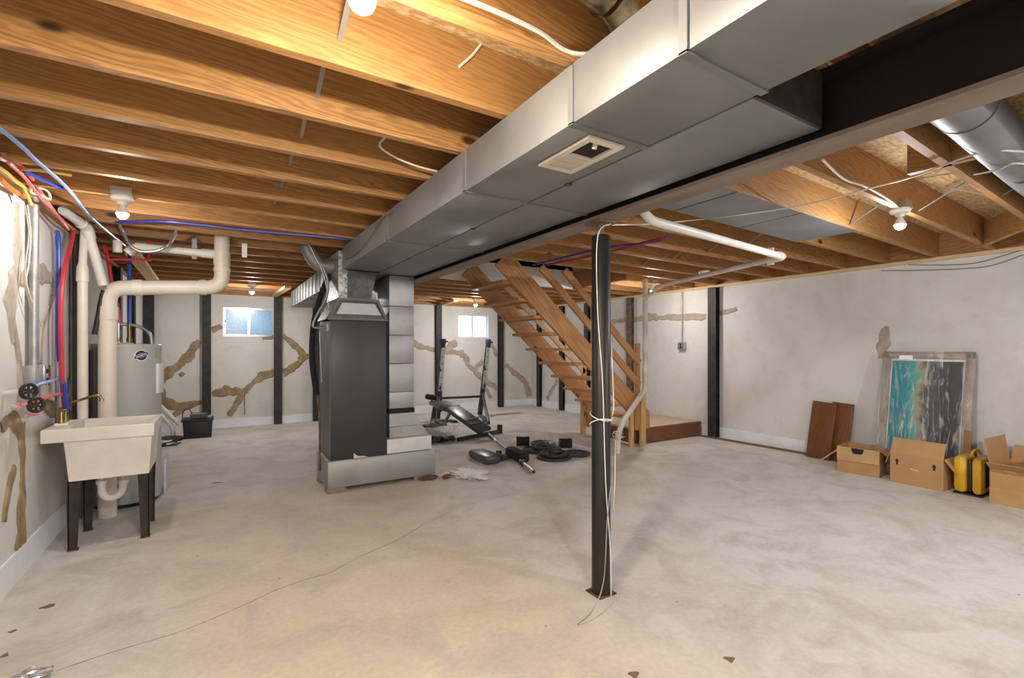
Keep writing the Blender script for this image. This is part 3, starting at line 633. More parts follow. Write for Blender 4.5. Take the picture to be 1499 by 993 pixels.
# ------------------------------------------------------------------ white pipes on the right
o = thing('downpipe', 'dirty white plastic downpipe bending to the floor beside the stairs', 'pipe', (4.2, 4.27, 0))
pts = fillet([(4.80, 4.42, 2.19), (4.80, 4.42, .74), (4.28, 4.31, .37), (4.165, 4.27, .22), (4.155, 4.265, .05)], .06, 5)
tube('pipe', pts, .034, M('dirty_white_pipe', (.72, .70, .66), .5, 0, (.55, .50, .44), 6), o, 14)
tube('end_pipe', [(4.155, 4.265, .06), (4.155, 4.265, .0)], .028, pvcw_m, o, 12)
for s in range(5):
    rnd = random.Random(s); b = V((4.12, 4.22, .20 + .02 * s))
    tube('wire_tangle', [b + V((rnd.uniform(-.09, .07), rnd.uniform(-.08, .02), rnd.uniform(-.06, .08))) for _ in range(5)], .0025, wire_m, o, 5, 4)
o = thing('drain_pipe', 'white plastic drain pipe zigzagging below the joists right of the column', 'pipe', (3.2, 2.1, 2.05))
e1, e2, e3 = [(2.175,1.974,2.045)][0], [(4.053,2.214,2.055)][0], [(4.547,3.934,2.040)][0]
tube('pipe', fillet([(V(e1) + V((-.10, .02, .12))), e1, e2], .07, 6), .027, pvcw_m, o, 14)
tube('elbow', fillet([V(e2) + (V(e1) - V(e2)).normalized() * .10, V(e2), V(e2) + (V(e3) - V(e2)).normalized() * .11], .06, 6), .034, pvcw_m, o, 14)
tube('pipe', fillet([e2, e3, (4.76, 4.40, 1.93)], .12, 5), .024, pvcw_m, o, 14)
for t in (.10,): 
    q = V(e2) + (V(e3) - V(e2)).normalized() * .13; bar('hanger', q + V((0, 0, -.045)), q + V((0, 0, .10)), .02, .05, pvcw_m, o)
x, y = [(4.832,3.547,2.120)][0][:2]
tag(lathe('smoke_alarm', [(.06, 0), (.062, -.02), (.05, -.038), (.0, -.038)], (x, y, ZJ - .002), porc_m), 'round white smoke alarm under the joists near the white pipe', 'smoke alarm')
o = thing('wall_outlet', 'grey metal outlet box with conduit on the wall left of the wide brace', 'outlet', (XR - .03, 4.84, 1.3))
cyl('conduit', (XR - .02, 4.84, 1.37), (XR - .02, 4.84, 2.15), .011, cond_m, o, 10); box('box', (XR - .055, 4.775, 1.26), (XR, 4.90, 1.375), greym_m, o, .006)
box('cover', (XR - .06, 4.785, 1.268), (XR - .054, 4.89, 1.366), chrome_m, o)
for z in (1.295, 1.338): lathe('socket', [(.016, 0), (.016, .003), (0, .003)], (XR - .06, 4.837, z), ink_m, o, (-1, 0, 0), 12)

# ------------------------------------------------------------------ cables along the ceiling
def cable(name, label, pts, r, m, cat='cable', sm=6, seg=6): return tag(tube(name, pts, r, m, None, seg, sm), label, cat)
cable('white_string_cable', 'thin white cable stretched from the column top under the right joists', [(1.73, 1.86, 1.93)] + [(2.696,2.260,2.165), (3.048,1.622,2.165), (3.051,1.049,2.165), (3.071,0.608,2.165)] + [(5.0, .5, 2.165)], .0045, wire_m)
cable('short_white_cable', 'short white cable under the round duct at the right edge', [(3.209,0.811,2.150), (3.221,0.728,2.150), (3.220,0.638,2.150)] + [(3.9, .55, 2.14)], .004, wire_m)
cable('lamp_cable', 'white cable stapled along a joist to the right bulb', [(2.445,1.149,2.180), (2.817,1.220,2.180), (3.067,1.216,2.180), (3.432,1.248,2.180), (3.641,1.281,2.180)] + [(3.70, 1.30, 2.20)], .006, wire_m)
cable('overhead_cable', 'white cable crossing the dark joist bay above the big duct', [(0.537,1.139,2.210), (0.659,1.135,2.210), (0.799,1.142,2.210), (0.968,1.163,2.210)] + [(1.2, 1.02, 2.24)], .007, wire_m)
cable('cable_stub', 'short bent white cable stub on the nearest joist face', [(0.864,1.570,2.460), (0.824,1.570,2.400), (0.795,1.570,2.360), (0.746,1.570,2.305)], .005, wire_m)
cable('looped_cable', 'looping white cable between joists left of the duct', [(0.700,2.300,2.317), (0.670,2.300,2.264), (0.751,2.300,2.225), (0.857,2.300,2.205), (0.968,2.300,2.200)], .005, wire_m)
cable('blue_joist_line', 'pair of dark blue tubing lines along a joist left of the duct', [(-0.607,4.334,2.172), (-0.357,4.137,2.172), (-0.117,4.096,2.172), (0.082,4.102,2.172), (0.389,4.070,2.172), (0.774,4.018,2.172), (0.912,4.018,2.172)], .011, M('dark_blue_pex', (.06, .06, .34), .4), 'tubing')
cable('blue_ceiling_line', 'long light blue tubing line running diagonally under the left joists', [(-.9, 1.0, 2.165)] + [(-0.739,2.701,2.165), (-0.722,3.045,2.165), (-0.701,3.508,2.165), (-0.721,4.250,2.165), (-0.674,5.236,2.165)], .0095, lblue_m, 'tubing', 4, 8)
cable('blue_wall_line', 'dark blue tubing line beneath the light blue line at upper left', [(-0.824,3.320,2.175), (-0.788,3.434,2.175), (-0.735,3.564,2.175)], .011, blue_m, 'tubing')
cable('red_ceiling_line', 'pinkish red tubing bundle winding along the top of the sink wall', [(-0.860,3.183,2.205), (-0.860,3.413,2.225), (-0.860,3.651,2.204), (-0.860,3.748,2.178), (-0.860,3.905,2.148), (-0.860,4.171,2.118), (-0.860,4.483,2.122)], .010, pink_m, 'tubing', 5, 8)
cable('red_ceiling_line', 'thin pinkish red tubing twisted round the bundle on the sink wall', [(-0.840,3.168,2.162), (-0.840,3.414,2.159), (-0.840,3.661,2.127), (-0.840,3.896,2.116), (-0.840,4.237,2.073)], .008, pink_m, 'tubing', 5, 8)
cable('yellow_cable', 'yellow cable at the top of the sink wall', [(-0.870,3.021,2.117), (-0.870,3.246,2.136), (-0.870,3.374,2.128), (-0.870,3.494,2.135), (-0.870,3.624,2.074)], .009, yell_m)
cable('yellow_cable', 'long yellow cable lying under a left joist', [(-0.850,3.324,2.178), (-0.754,3.286,2.178), (-0.640,3.293,2.178)], .007, yell_m)
cable('orange_cable', 'orange cable at the top of the sink wall', [(-0.900,3.287,2.110), (-0.900,3.451,2.103), (-0.900,3.636,2.118)], .012, orange_m)
cable('white_coil_cable', 'white cable looped at the top of the sink wall', [(-0.850,3.104,2.158), (-0.850,3.325,2.185), (-0.850,3.519,2.153), (-0.850,3.541,2.122), (-0.850,3.704,2.152), (-0.850,3.873,2.174), (-0.850,3.832,2.211), (-0.850,3.644,2.181)], .007, wire_m)
cable('blue_bay_line', 'dark blue tubing hanging below joists behind the black column', [(2.791,4.099,2.150), (2.815,3.562,2.150), (2.836,3.112,2.150), (2.966,2.839,2.150), (3.016,2.631,2.150), (2.937,2.488,2.150)], .011, MATS['dark_blue_pex'], 'tubing')
cable('red_bay_line', 'dark red tubing hanging below joists behind the black column', [(2.878,3.978,2.140), (2.935,3.506,2.140), (2.959,3.116,2.140), (2.941,2.741,2.140), (2.930,2.522,2.140)], .010, M('dark_red_pex', (.35, .03, .06), .4), 'tubing')
cable('wall_wire', 'upper thin dark wire sagging along the top of the right wall', [(6.060,2.027,2.143), (6.060,1.704,2.095), (6.060,1.507,2.085), (6.060,1.325,2.125), (6.060,1.200,2.153)] + [(6.06, 1.0, 2.16)], .003, dwire_m, 'wire')
cable('wall_wire', 'lower thin dark wire sagging along the top of the right wall', [(6.060,2.264,2.119), (6.060,1.970,2.078), (6.060,1.653,2.048), (6.060,1.437,2.042), (6.060,1.281,2.081), (6.060,1.200,2.110)] + [(6.06, 1.0, 2.13)], .003, dwire_m, 'wire')
cable('duct_wire', 'thin brown wire looping over the side of the big duct', [(0.935,4.243,2.048), (0.935,3.885,2.035), (0.935,3.483,2.076), (0.935,3.275,2.130), (0.935,3.117,2.149), (0.935,2.930,2.140)], .003, rust_m, 'wire')
for i, (p, lb) in enumerate(((([(-0.672,5.684,2.170), (-0.621,6.201,2.170), (-0.728,8.911,2.170)]), 'pale lumber plank fixed flat under the joists above the water heater'), (([(0.812,9.279,2.165), (0.845,8.523,2.165), (0.867,7.502,2.165)]), 'short pale lumber block above the brace right of the obscure window'))):
    tag(bar('lumber_plank', p[0], p[2], .12 if i == 0 else .09, .035, pale_m), lb, 'lumber')
p = [(-0.229,8.047,2.160), (-0.080,7.784,2.160)]
tag(bar('lumber_block', p[0], p[1], .09, .05, pale_m), 'small pale lumber block above the brace left of the obscure window', 'lumber')
p = [(3.955,9.624,2.165), (3.753,8.020,2.165)]
tag(bar('lumber_plank', p[0], p[1], .09, .035, pale_m), 'pale lumber brace block under joists left of the bench bulb', 'lumber')

# ------------------------------------------------------------------ sink wall plumbing
o = thing('wall_conduit', 'grey conduit dropping to a metal junction box left of the sink', 'conduit', (XL + .03, 3.82, 1.1))
cyl('conduit', (XL + .035, 3.83, 1.17), (XL + .035, 3.83, 2.17), .024, cond_m, o, 14)
box('junction_box', (XL, 3.775, 1.06), (XL + .055, 3.93, 1.185), greym_m, o, .004); box('cover_plate', (XL + .0, 3.935, 1.055), (XL + .058, 4.06, 1.18), chrome_m, o, .004)
for z in (1.09, 1.145): lathe('knockout', [(.014, 0), (.014, .004), (0, .004)], (XL + .058, 3.99, z), ink_m, o, (1, 0, 0), 12)
cyl('lower_conduit', (XL + .02, 3.95, .98), (XL + .02, 3.95, 1.06), .014, cond_m, o, 10)
tube('thin_wire', [(-0.910,3.676,2.081), (-0.910,3.744,1.943), (-0.910,3.698,1.781), (-0.910,3.676,1.656), (-0.910,3.744,1.556), (-0.910,3.888,1.422)], .004, M('tan_wire', (.55, .42, .33), .5), o, 6, 5); tube('thin_wire', [(-0.910,3.721,2.093), (-0.910,3.779,1.931), (-0.910,3.744,1.769), (-0.910,3.710,1.649), (-0.910,3.839,1.524), (-0.910,3.992,1.418)], .004, wire_m, o, 6, 5)
cable('blue_supply_line', 'blue water tubing dropping down the wall behind the sink', [(-0.900,4.267,2.062), (-0.900,4.299,1.968), (-0.900,4.299,1.695), (-0.900,4.299,1.330), (-0.900,4.316,1.192)], .012, blue_m, 'tubing', 4, 8)
cable('blue_supply_tail', 'blue water tubing reaching the brass sink faucet', [(-0.830,4.072,1.067), (-0.830,4.121,0.976), (-0.830,4.170,0.883)], .012, blue_m, 'tubing', 4, 8)
cable('violet_supply_line', 'thin violet tubing beside the blue drop behind the sink', [(-0.915,4.307,2.036), (-0.915,4.307,1.694), (-0.915,4.307,1.330), (-0.915,4.307,0.773)], .006, M('violet_line', (.25, .18, .40), .4), 'tubing', 4, 8)
cable('red_supply_line', 'red water tubing curving down the wall to the sink faucet', [(-0.860,4.483,2.113), (-0.860,4.373,1.963), (-0.860,4.236,1.803), (-0.860,4.171,1.639), (-0.860,4.155,1.461), (-0.860,4.171,1.240), (-0.860,4.187,1.061), (-0.860,4.253,0.876)], .013, red_m, 'tubing', 5, 8)
cable('grey_riser', 'thin grey steel riser behind the faucet of the sink', [(-0.900,4.267,1.194), (-0.900,4.267,0.967), (-0.900,4.283,0.775)], .010, cond_m, 'pipe', 3, 8)
def valve(u, hose_m, hose, label, ctr, end):
    o = thing('shutoff_valve', label, 'valve', ctr, 'shutoff valves left of the sink')
    c = V(ctr); n = V((.75, -.66, 0)).normalized()
    bm = bmesh.new()
    bm_tube(bm, [c + n * .035 + (Matrix.Rotation(a, 3, n) @ V((0, 0, 1))) * .036 for a in [2 * PI * k / 16 for k in range(17)]], .009, 8)
    for a in (0, PI / 3, 2 * PI / 3):
        d = Matrix.Rotation(a, 3, n) @ V((0, 0, 1)); bm_tube(bm, [c + n * .035 - d * .036, c + n * .035 + d * .036], .006, 6)
    from_bm('handwheel', bm, dark_m, o, smooth=True)
    tube('stem', [c + n * .04, c - n * .02], .010, brass_m, o, 10); tube('body', [c + V((0, -.0, 0)) - n * .01, c + V((-.02, .09, .0))], .016, brass_m, o, 10)
    tube('hose', [c + V((-.02, .08, 0))] + hose, .011, hose_m, o, 8, 5)
    tube('wall_stub', [c + V((-.0, .0, 0)) - n * .0, c + V((-.085, .03, -.01))], .012, pvcw_m, o, 8)
    return o
h1 = [V(p) for p in [(-0.880,3.835,1.076), (-0.880,4.038,1.080), (-0.880,4.236,1.091)]]; h2 = [V(p) for p in [(-0.870,3.896,0.989), (-0.870,4.065,0.992), (-0.870,4.252,0.976)]]
v1 = valve(0, lblue_m, h1, 'black handwheel valve with blue tubing, upper of the two', [(-0.865,3.473,1.059)][0], None)
v2 = valve(0, pink_m, h2, 'black handwheel valve with red tubing, lower of the two', [(-0.865,3.592,0.975)][0], None)
tag(tube('pink_ribbon', [(-0.870,3.413,1.000), (-0.870,3.483,0.983), (-0.870,3.557,0.990)], .008, M('pink_tape', (.85, .25, .35), .6), None, 6, 4), 'strip of pink tape hanging at the upper valve', 'tape'); tag(tube('pink_ribbon', [(-0.870,3.536,0.922), (-0.870,3.624,0.919), (-0.870,3.730,0.911)], .008, MATS['pink_tape'], None, 6, 4), 'strip of pink tape hanging below the lower valve', 'tape')

# cream drain stack
sx, sy = -.712, 4.72
o = thing('drain_stack', 'thick cream drain stack rising by the sink and crossing to the right', 'pipe', (sx, sy, 0))
tube('pipe', fillet([(sx, sy, 0), (sx, sy, 1.745), (.035, sy, 1.80), (.035, sy, 2.3)], .11, 8), .058, pvc_m, o, 22)
for a, b in (((sx, sy, .16), (sx, sy, .20)), ((sx, sy, 1.50), (sx, sy, 1.60)), ((-.56, sy, 1.757), (-.50, sy, 1.761)), ((.035, sy, 1.93), (.035, sy, 1.96)), ((.035, sy, 1.99), (.035, sy, 2.10)), ((-.12, sy, 1.789), (-.08, sy, 1.792))): cyl('coupling', a, b, .064, pvc_m, o, 22)
tube('branch_pipe', [(.0, sy, 2.075), (-.12, sy, 2.075), (-.55, sy + .05, 2.09)], .030, pvcw_m, o, 14); cyl('branch_hub', (-.11, sy, 2.075), (.0, sy, 2.075), .037, pvcw_m, o, 14)
tube('branch_riser', [(-.55, sy + .05, 2.09), (-.60, sy + .05, 2.03)], .034, pvcw_m, o, 14); tube('branch_riser', [(-.66, sy + .05, 2.03), (-.66, sy + .05, 2.12)], .030, pvcw_m, o, 14)
bar('hanger_strap', (-.16, sy - .0, 2.02), (-.16, sy, 2.19), .035, .004, galv_m, o, up=(0, 1, 0)); bar('hanger_strap', (.20, sy, 2.07), (.20, sy, 2.19), .04, .01, pvcw_m, o, up=(0, 1, 0))
o = thing('vent_pipe', 'thinner cream pipe rising beside the grey wall brace behind the sink', 'pipe', (-.82, 4.52, .6))
tube('pipe', [(-.82, 4.52, .55), (-.82, 4.52, 1.86)], .030, pvc_m, o, 16); tube('coupling', [(-.82, 4.52, 1.76), (-.82, 4.52, 1.79), (-.82, 4.52, 1.86), (-.82, 4.52, 1.90)], [.037, .037, .034, .020], pvc_m, o, 16)
tube('upper_pipe', [(-.82, 4.52, 1.88), (-.815, 4.56, 2.18)], .024, pvcw_m, o, 14)
o = thing('slanted_pipe', 'white pipe slanting from the joists into the drain stack', 'pipe', (-.8, 4.5, 2.0))
a = [(-0.860,4.220,2.192)][0]; b = [(-0.800,4.536,2.156)][0]; c = [(-0.720,4.605,1.751)][0]
tube('pipe', fillet([a, b, c], .05, 5), .031, pvcw_m, o, 16); d = (V(b) - V(a)).normalized()
tube('elbow', fillet([V(b) - d * .09, b, V(b) + (V(c) - V(b)).normalized() * .08], .05, 5), .038, pvcw_m, o, 16)
o = thing('cable_loop', 'grey flexible cable looping below joists near the white branch pipe', 'cable', (-.4, 4.6, 2.1))
tube('cable', [(-.60, 4.44, 2.22), (-.60, 4.45, 2.17)] + [(-0.588,4.600,2.121), (-0.556,4.600,2.062), (-0.502,4.600,2.026), (-0.418,4.600,2.035), (-0.363,4.600,2.063), (-0.319,4.600,2.105)] + [(-.27, 4.45, 2.17), (-.27, 4.44, 2.22)], .012, cond_m, o, 8, 5)
o = thing('red_joist_line', 'bright red tubing cross below the joists near the water heater', 'tubing', (-.5, 4.8, 2.0))
tube('run', [(-0.721,4.850,1.982), (-0.595,4.850,1.994), (-0.454,4.850,2.002)], .009, red_m, o, 8, 3); tube('drop', [(-0.477,4.900,2.171), (-0.477,4.900,2.014)], .009, red_m, o, 8, 3); tube('drop', [(-0.762,4.900,2.094), (-0.758,4.900,2.040)], .009, red_m, o, 8, 3)

# water heater
hx, hy, hr, hz = -.645, 5.10, .235, 1.318
o = thing('water_heater', 'grey cylindrical water heater with a round badge behind the sink', 'water heater', (hx, hy, 0))
lathe('tank', [(hr - .01, .03), (hr, .05), (hr, hz - .03), (hr + .004, hz - .028), (hr + .004, hz - .010), (hr - .004, hz), (0, hz + .006)], (hx, hy, 0), grey_m, o, seg=48)
lathe('base_ring', [(hr - .02, 0), (hr - .012, .03), (0, .03)], (hx, hy, 0), dark_m, o, seg=32)
def on_tank(ang, z, d=0.): return V((hx + (hr + d) * math.cos(ang), hy + (hr + d) * math.sin(ang), z))
def tank_patch(name, ang, z, outline, mat, par, d):
    bm = bmesh.new(); vs = [bm.verts.new(on_tank(ang + u / hr, z + v, d)) for u, v in outline]; c = bm.verts.new(on_tank(ang, z, d))
    n = len(vs)
    for i in range(n): bm.faces.new((c, vs[i], vs[(i + 1) % n]))
    return from_bm(name, bm, mat, par)
ba = math.atan2(-.86, .50); R2 = .040
circ = lambda r: [(r * math.cos(2 * PI * k / 24), r * math.sin(2 * PI * k / 24)) for k in range(24)]
bd = tank_patch('badge', ba, 1.225, circ(.047), white_m, o, .0012); tank_patch('badge_disc', ba, 1.225, circ(R2), M('badge_black', (.02, .02, .03), .5), bd, .002)
ca, sa = math.cos(.42), math.sin(.42); rot = lambda L_: [(u * ca - v * sa, u * sa + v * ca) for u, v in L_]
tank_patch('badge_banner', ba, 1.225, rot([(-.056, -.013), (.0, -.016), (.056, -.013), (.056, .013), (0, .016), (-.056, .013)]), white_m, bd, .003)
tank_patch('badge_banner_fill', ba, 1.225, rot([(-.052, -.010), (.0, -.013), (.052, -.010), (.052, .010), (0, .013), (-.052, .010)]), M('badge_blue', (.03, .07, .25), .5), bd, .004)
for k in range(7):
    bm = bmesh.new(); u0 = -.038 + .0115 * k
    vs = [bm.verts.new(on_tank(ba + u / hr, 1.225 + v, .0055)) for u, v in rot([(u0, -.005), (u0 + .007, -.005), (u0 + .0075, .006), (u0 + .001, .006)])]; bm.faces.new(vs); from_bm('badge_letter', bm, white_m, bd)
bm = bmesh.new(); sa2 = math.atan2(-.45, .89)
vs = [bm.verts.new(on_tank(sa2 + u / hr, z, .0015)) for u, z in ((-.02, 1.20), (.02, 1.20), (.02, 1.27), (-.02, 1.27))]; bm.faces.new(vs); from_bm('green_sticker', bm, M('green_sticker', (.35, .62, .22), .6), o)
pa = math.atan2(-.28, .96); p = on_tank(pa, 1.03, .004); n = V((math.cos(pa), math.sin(pa), 0))
bar('element_cover', p - V((0, 0, .125)), p + V((0, 0, .125)), .10, .022, white_m, o, .003, up=n)
for dx_, dy_, m_ in ((-.045, -.07, chrome_m), (.025, -.065, brass_m)): cyl('nipple', (hx + dx_, hy + dy_, hz), (hx + dx_, hy + dy_, hz + .17), .013, m_, o, 12); cyl('union', (hx + dx_, hy + dy_, hz + .02), (hx + dx_, hy + dy_, hz + .05), .020, brass_m, o, 10)
tube('flex_conduit', [(hx - .10, hy - .05, hz + .15), (hx - .02, hy - .03, hz + .165), (hx + .08, hy, hz + .15), (hx + .15, hy + .03, hz + .09), (hx + .165, hy + .03, hz)], .014, cond_m, o, 10, 5)
box('top_cap', (hx - .08, hy - .10, hz), (hx + .05, hy - .03, hz + .012), cond_m, o)
tube('relief_pipe', [on_tank(math.atan2(-.6, -.8), 1.27, .02), on_tank(math.atan2(-.6, -.8), .3, .02)], .012, dark_m, o, 8)
cable('red_heater_line', 'red tubing dropping onto the top of the water heater', [(hx - .045, hy - .07, hz + .17), (hx - .05, hy - .07, 1.62), (hx - .09, hy - .08, 1.85), (hx - .12, hy - .09, 2.10)], .014, red_m, 'tubing', 4, 8)
cable('blue_heater_line', 'blue tubing dropping onto the top of the water heater', [(hx + .025, hy - .065, hz + .17), (hx + .025, hy - .065, 1.62), (hx + .025, hy - .065, 2.06)], .014, blue_m, 'tubing', 3, 8)
cable('dark_heater_cable', 'black cable and grey sleeve bundle left of the drain stack top', [(-0.728,4.680,1.722), (-0.744,4.680,1.644), (-0.767,4.680,1.489), (-0.783,4.680,1.386)], .016, dark_m, 'cable', 4, 8)

# utility sink
o = thing('utility_sink', 'white plastic utility sink on black tapered legs beside the left wall', 'sink', (-.6, 4.2, 0))
tx0, tx1, ty0, ty1, tz0, tz1 = -.812, -.372, 3.985, 4.46, .445, .705
bm = bmesh.new()
def ringv(x0, x1, y0, y1, z): return [bm.verts.new(p) for p in ((x0, y0, z), (x1, y0, z), (x1, y1, z), (x0, y1, z))]
r = [ringv(tx0 + .02, tx1 - .018, ty0 + .02, ty1 - .02, tz0), ringv(tx0, tx1, ty0, ty1, tz1), ringv(tx0 + .012, tx1 - .012, ty0 + .012, ty1 - .012, tz1), ringv(tx0 + .034, tx1 - .032, ty0 + .034, ty1 - .034, tz0 + .014)]
for a, b in zip(r, r[1:]):
    for i in range(4): bm.faces.new((a[i], a[(i + 1) % 4], b[(i + 1) % 4], b[i]))
bm.faces.new(r[0][::-1]); bm.faces.new(r[3])
from_bm('tub', bm, sinkp_m, o)
boxes('rim', [((-.915, 3.965, .700), (-.358, 3.995, .782)), ((-.800, 4.455, .700), (-.358, 4.485, .782)), ((-.388, 3.995, .700), (-.358, 4.455, .782)), ((-.915, 3.995, .715), (-.795, 4.485, .782))], sinkp_m, o, .005)
for lx, ly in ((-.778, 4.045), (-.416, 4.075), (-.772, 4.43), (-.421, 4.43)):
    s = 1 if lx < -.6 else -1
    prism('leg', [(lx - .012 - .028 * (s < 0) - .02 * (s > 0), .445), (lx + .012 + .028 * (s > 0) + .02 * (s < 0), .445), (lx + .022, .0), (lx - .022, .0)], 'y', ly - .022, ly - .016, M('rusty_black_leg', (.05, .04, .035), .6, .2, (.02, .015, .012), 10), o)
    prism('leg_flange', [(ly - .022, .445), (ly + .05, .445), (ly + .015, 0), (ly - .022, 0)], 'x', lx + .018 if s < 0 else lx - .022, lx + .023 if s < 0 else lx - .017, MATS['rusty_black_leg'], o)
    box('foot', (lx - .026, ly - .026, 0), (lx + .026, ly + .02, .008), rustp_m, o)
tube('drain_trap', fillet([(-.67, 4.23, .45), (-.67, 4.23, .30), (-.64, 4.25, .245), (-.57, 4.28, .26), (-.56, 4.30, .36), (-.60, 4.42, .42), (-.70, 4.62, .42)], .045, 6), .023, pvcw_m, o, 14)
cyl('trap_nut', (-.67, 4.23, .36), (-.67, 4.23, .385), .031, pvcw_m, o, 14); cyl('trap_nut', (-.562, 4.295, .33), (-.560, 4.30, .355), .031, pvcw_m, o, 14)
fc = thing('faucet', 'old brass faucet with a long spout on the sink rim by the wall', 'faucet', (-.855, 4.20, .782))
boxes('body', [((-.89, 4.13, .782), (-.82, 4.27, .80))], sinkp_m, fc, .006)
for y in (4.15, 4.25):
    lathe('valve_body', [(.018, 0), (.016, .02), (.012, .035), (.015, .06), (.008, .075), (.0, .078)], (-.857, y, .80), brass_m, fc, seg=14)
    bar('handle', (-.885, y, .885), (-.83, y, .885), .014, .012, brass_m, fc, .003); cyl('handle_stem', (-.857, y, .87), (-.857, y, .885), .006, brass_m, fc, 8)
tube('spout', [(-.857, 4.20, .80), (-.855, 4.20, .90), (-.83, 4.20, .922), (-.76, 4.20, .945), (-.70, 4.20, .965), (-.675, 4.20, .962), (-.664, 4.20, .935)], .009, brass_m, fc, 10, 5); cyl('aerator', (-.664, 4.20, .925), (-.664, 4.20, .945), .013, chrome_m, fc, 10)

# sump corner
o = thing('backup_battery_box', 'black battery box with a charger on its lid near the far wall', 'battery box', (-.24, 8.25, 0))
prism('case', [(-.40, 0), (-.07, 0), (-.055, .24), (-.415, .24)], 'y', 8.12, 8.40, dark_m, o, .01); box('lid', (-.43, 8.10, .24), (-.045, 8.42, .275), dark_m, o, .008)
boxes('charger', [((-.33, 8.14, .276), (-.13, 8.32, .345))], M('charger_grey', (.08, .085, .09), .4), o, .01); box('charger_panel', (-.31, 8.15, .345), (-.17, 8.30, .352), chrome_m, o)
box('terminal', (-.12, 8.16, .276), (-.07, 8.24, .31), greym_m, o, .004)
tube('lead', [(-.30, 8.16, .345), (-.34, 8.12, .42), (-.40, 8.14, .40), (-.42, 8.16, .30)], .006, dark_m, o, 6, 5)
o = thing('sump_pipes', 'two white sump pipes slanting down behind the water heater', 'pipe', (-.6, 8.2, 0))
tube('pipe', [(-0.778,8.300,0.606), (-0.465,8.300,0.189)], .028, pvcw_m, o, 12); tube('pipe', fillet([(-0.778,8.300,0.492), (-0.544,8.300,0.167), (-0.529,8.300,0.010)], .08, 5), .030, pvcw_m, o, 12)
tag(lathe('pit_cover', [(.22, 0), (.22, .025), (.19, .04), (0, .045)], (-.62, 8.15, 0), dark_m), 'round black sump pit cover beside the battery box', 'pit cover')
for s in range(4):
    rnd = random.Random(s + 40)
    tag(tube('power_cord', [(-.62 + rnd.uniform(-.15, .22), 7.75 + rnd.uniform(-.25, .2), .009 + .012 * s) for _ in range(7)], .007, dark_m if s % 2 == 0 else wire_m, None, 6, 6), ['black power cord heaped by the pit cover, widest loop', 'white cord in the cord heap by the pit cover', 'second black power cord in the heap by the pit cover', 'second white cord on top of the cord heap'][s], 'cord')
o = thing('grey_duct_piece', 'small light grey plastic panel standing behind the right sink leg', 'panel', (-.44, 5.35, 0))
box('panel', (-.405, 5.22, 0), (-.385, 5.50, .30), M('light_grey_panel', (.62, .64, .68), .5), o, .004)

# ------------------------------------------------------------------ gym gear
o = thing('weight_bench', 'black weight bench with two tall leaning uprights below the bright window', 'weight bench', (3.2, 7, 0))
up_m = M('upright_silver', (.62, .64, .68), .4, .3)
for (bx, by), (tx, ty), ft in (((3.30, 7.82), (3.40, 7.82), (2.98, 7.22)), ((4.19, 7.92), (4.33, 7.85), (3.88, 7.02))):
    b, t = V((bx, by, .03)), V((tx, ty, 1.37)); u = (t - b).normalized()
    bar('upright', b, t, .07, .07, iron_m, o, .004, up=(0, -1, 0)); f = V((-.006, -.038, 0))
    bar('upright_plate', b + u * .5 + f, t - u * .08 + f, .068, .006, up_m, o, up=(0, -1, 0))
    for k in range(6): lathe('pin_hole', [(.010, 0), (.010, .002), (0, .002)], b + u * (.62 + .12 * k) + V((-.006, -.042, 0)), ink_m, o, (0, -1, 0), 10)
    box('upright_cap', (tx - .04, ty - .05, 1.36), (tx + .04, ty + .04, 1.45), M('blue_cap', (.03, .06, .22), .5), o, .006)
    bar('brace_leg', b + u * .42, V((*ft, .03)), .045, .05, iron_m, o, .004); bar('floor_rail', V((bx, by, .03)), V((*ft, .03)), .05, .05, iron_m, o, .004)
    for k, (h, ln) in enumerate(((.55, .16), (.88, .07))):
        p = b + u * h + V((-.02, -.03, 0)); tube('bar_hook', [p, p + V((-.03, -ln * .7, -.02)), p + V((-.05, -ln, .02)), p + V((-.06, -ln - .01, .06))], .014, iron_m, o, 8, 4)
    tube('safety_pin', [V((tx, ty, 1.40)), V((tx + .10, ty, 1.40))], .012, dark_m, o, 8)
bar('cross_bar', (3.32, 7.80, .40), (4.20, 7.90, .38), .04, .04, iron_m, o, .004)
def pad(nm, p0, p1, wd, th, m_=vinyl_m, up=(0, 0, 1)): return bar(nm, p0, p1, wd, th, m_, o, .016, up)
pad('seat_pad', (3.02, 7.16, .405), (2.96, 6.50, .405), .29, .06); pad('back_pad', (2.96, 6.47, .40), (3.17, 5.86, .135), .29, .06)
bar('pad_band', (3.085, 6.105, .278), (3.095, 6.08, .267), .295, .008, iron_m, o); bar('pad_band', (3.125, 6.00, .232), (3.135, 5.975, .221), .295, .008, iron_m, o)
bar('frame_rail', (3.0, 7.2, .34), (2.97, 6.45, .34), .05, .05, iron_m, o, .004); bar('frame_rail', (2.97, 6.45, .33), (3.18, 5.95, .07), .05, .05, iron_m, o, .004)
bar('front_foot', (2.80, 5.93, .035), (3.62, 6.20, .035), .05, .05, iron_m, o, .004); box('foot_cap', (3.60, 6.17, 0), (3.65, 6.25, .13), dark_m, o, .004)
bar('rear_leg', (3.0, 7.22, .36), (2.95, 7.26, .0), .05, .05, iron_m, o, .004); bar('rear_foot', (2.72, 7.28, .025), (3.25, 7.33, .025), .05, .05, iron_m, o, .004); bar('rear_leg', (3.07, 7.22, .36), (3.10, 7.34, .0), .05, .05, iron_m, o, .004)
bar('mid_leg', (2.97, 6.55, .33), (2.95, 6.75, .12), .035, .035, galv_m, o); bar('low_bar', (2.95, 7.25, .12), (3.0, 6.4, .20), .04, .04, iron_m, o, .004)
for yy in (7.20, 7.30): cyl('leg_roller', (2.88, yy, .50), (3.0, yy, .48), .042, foam_m, o, 14)
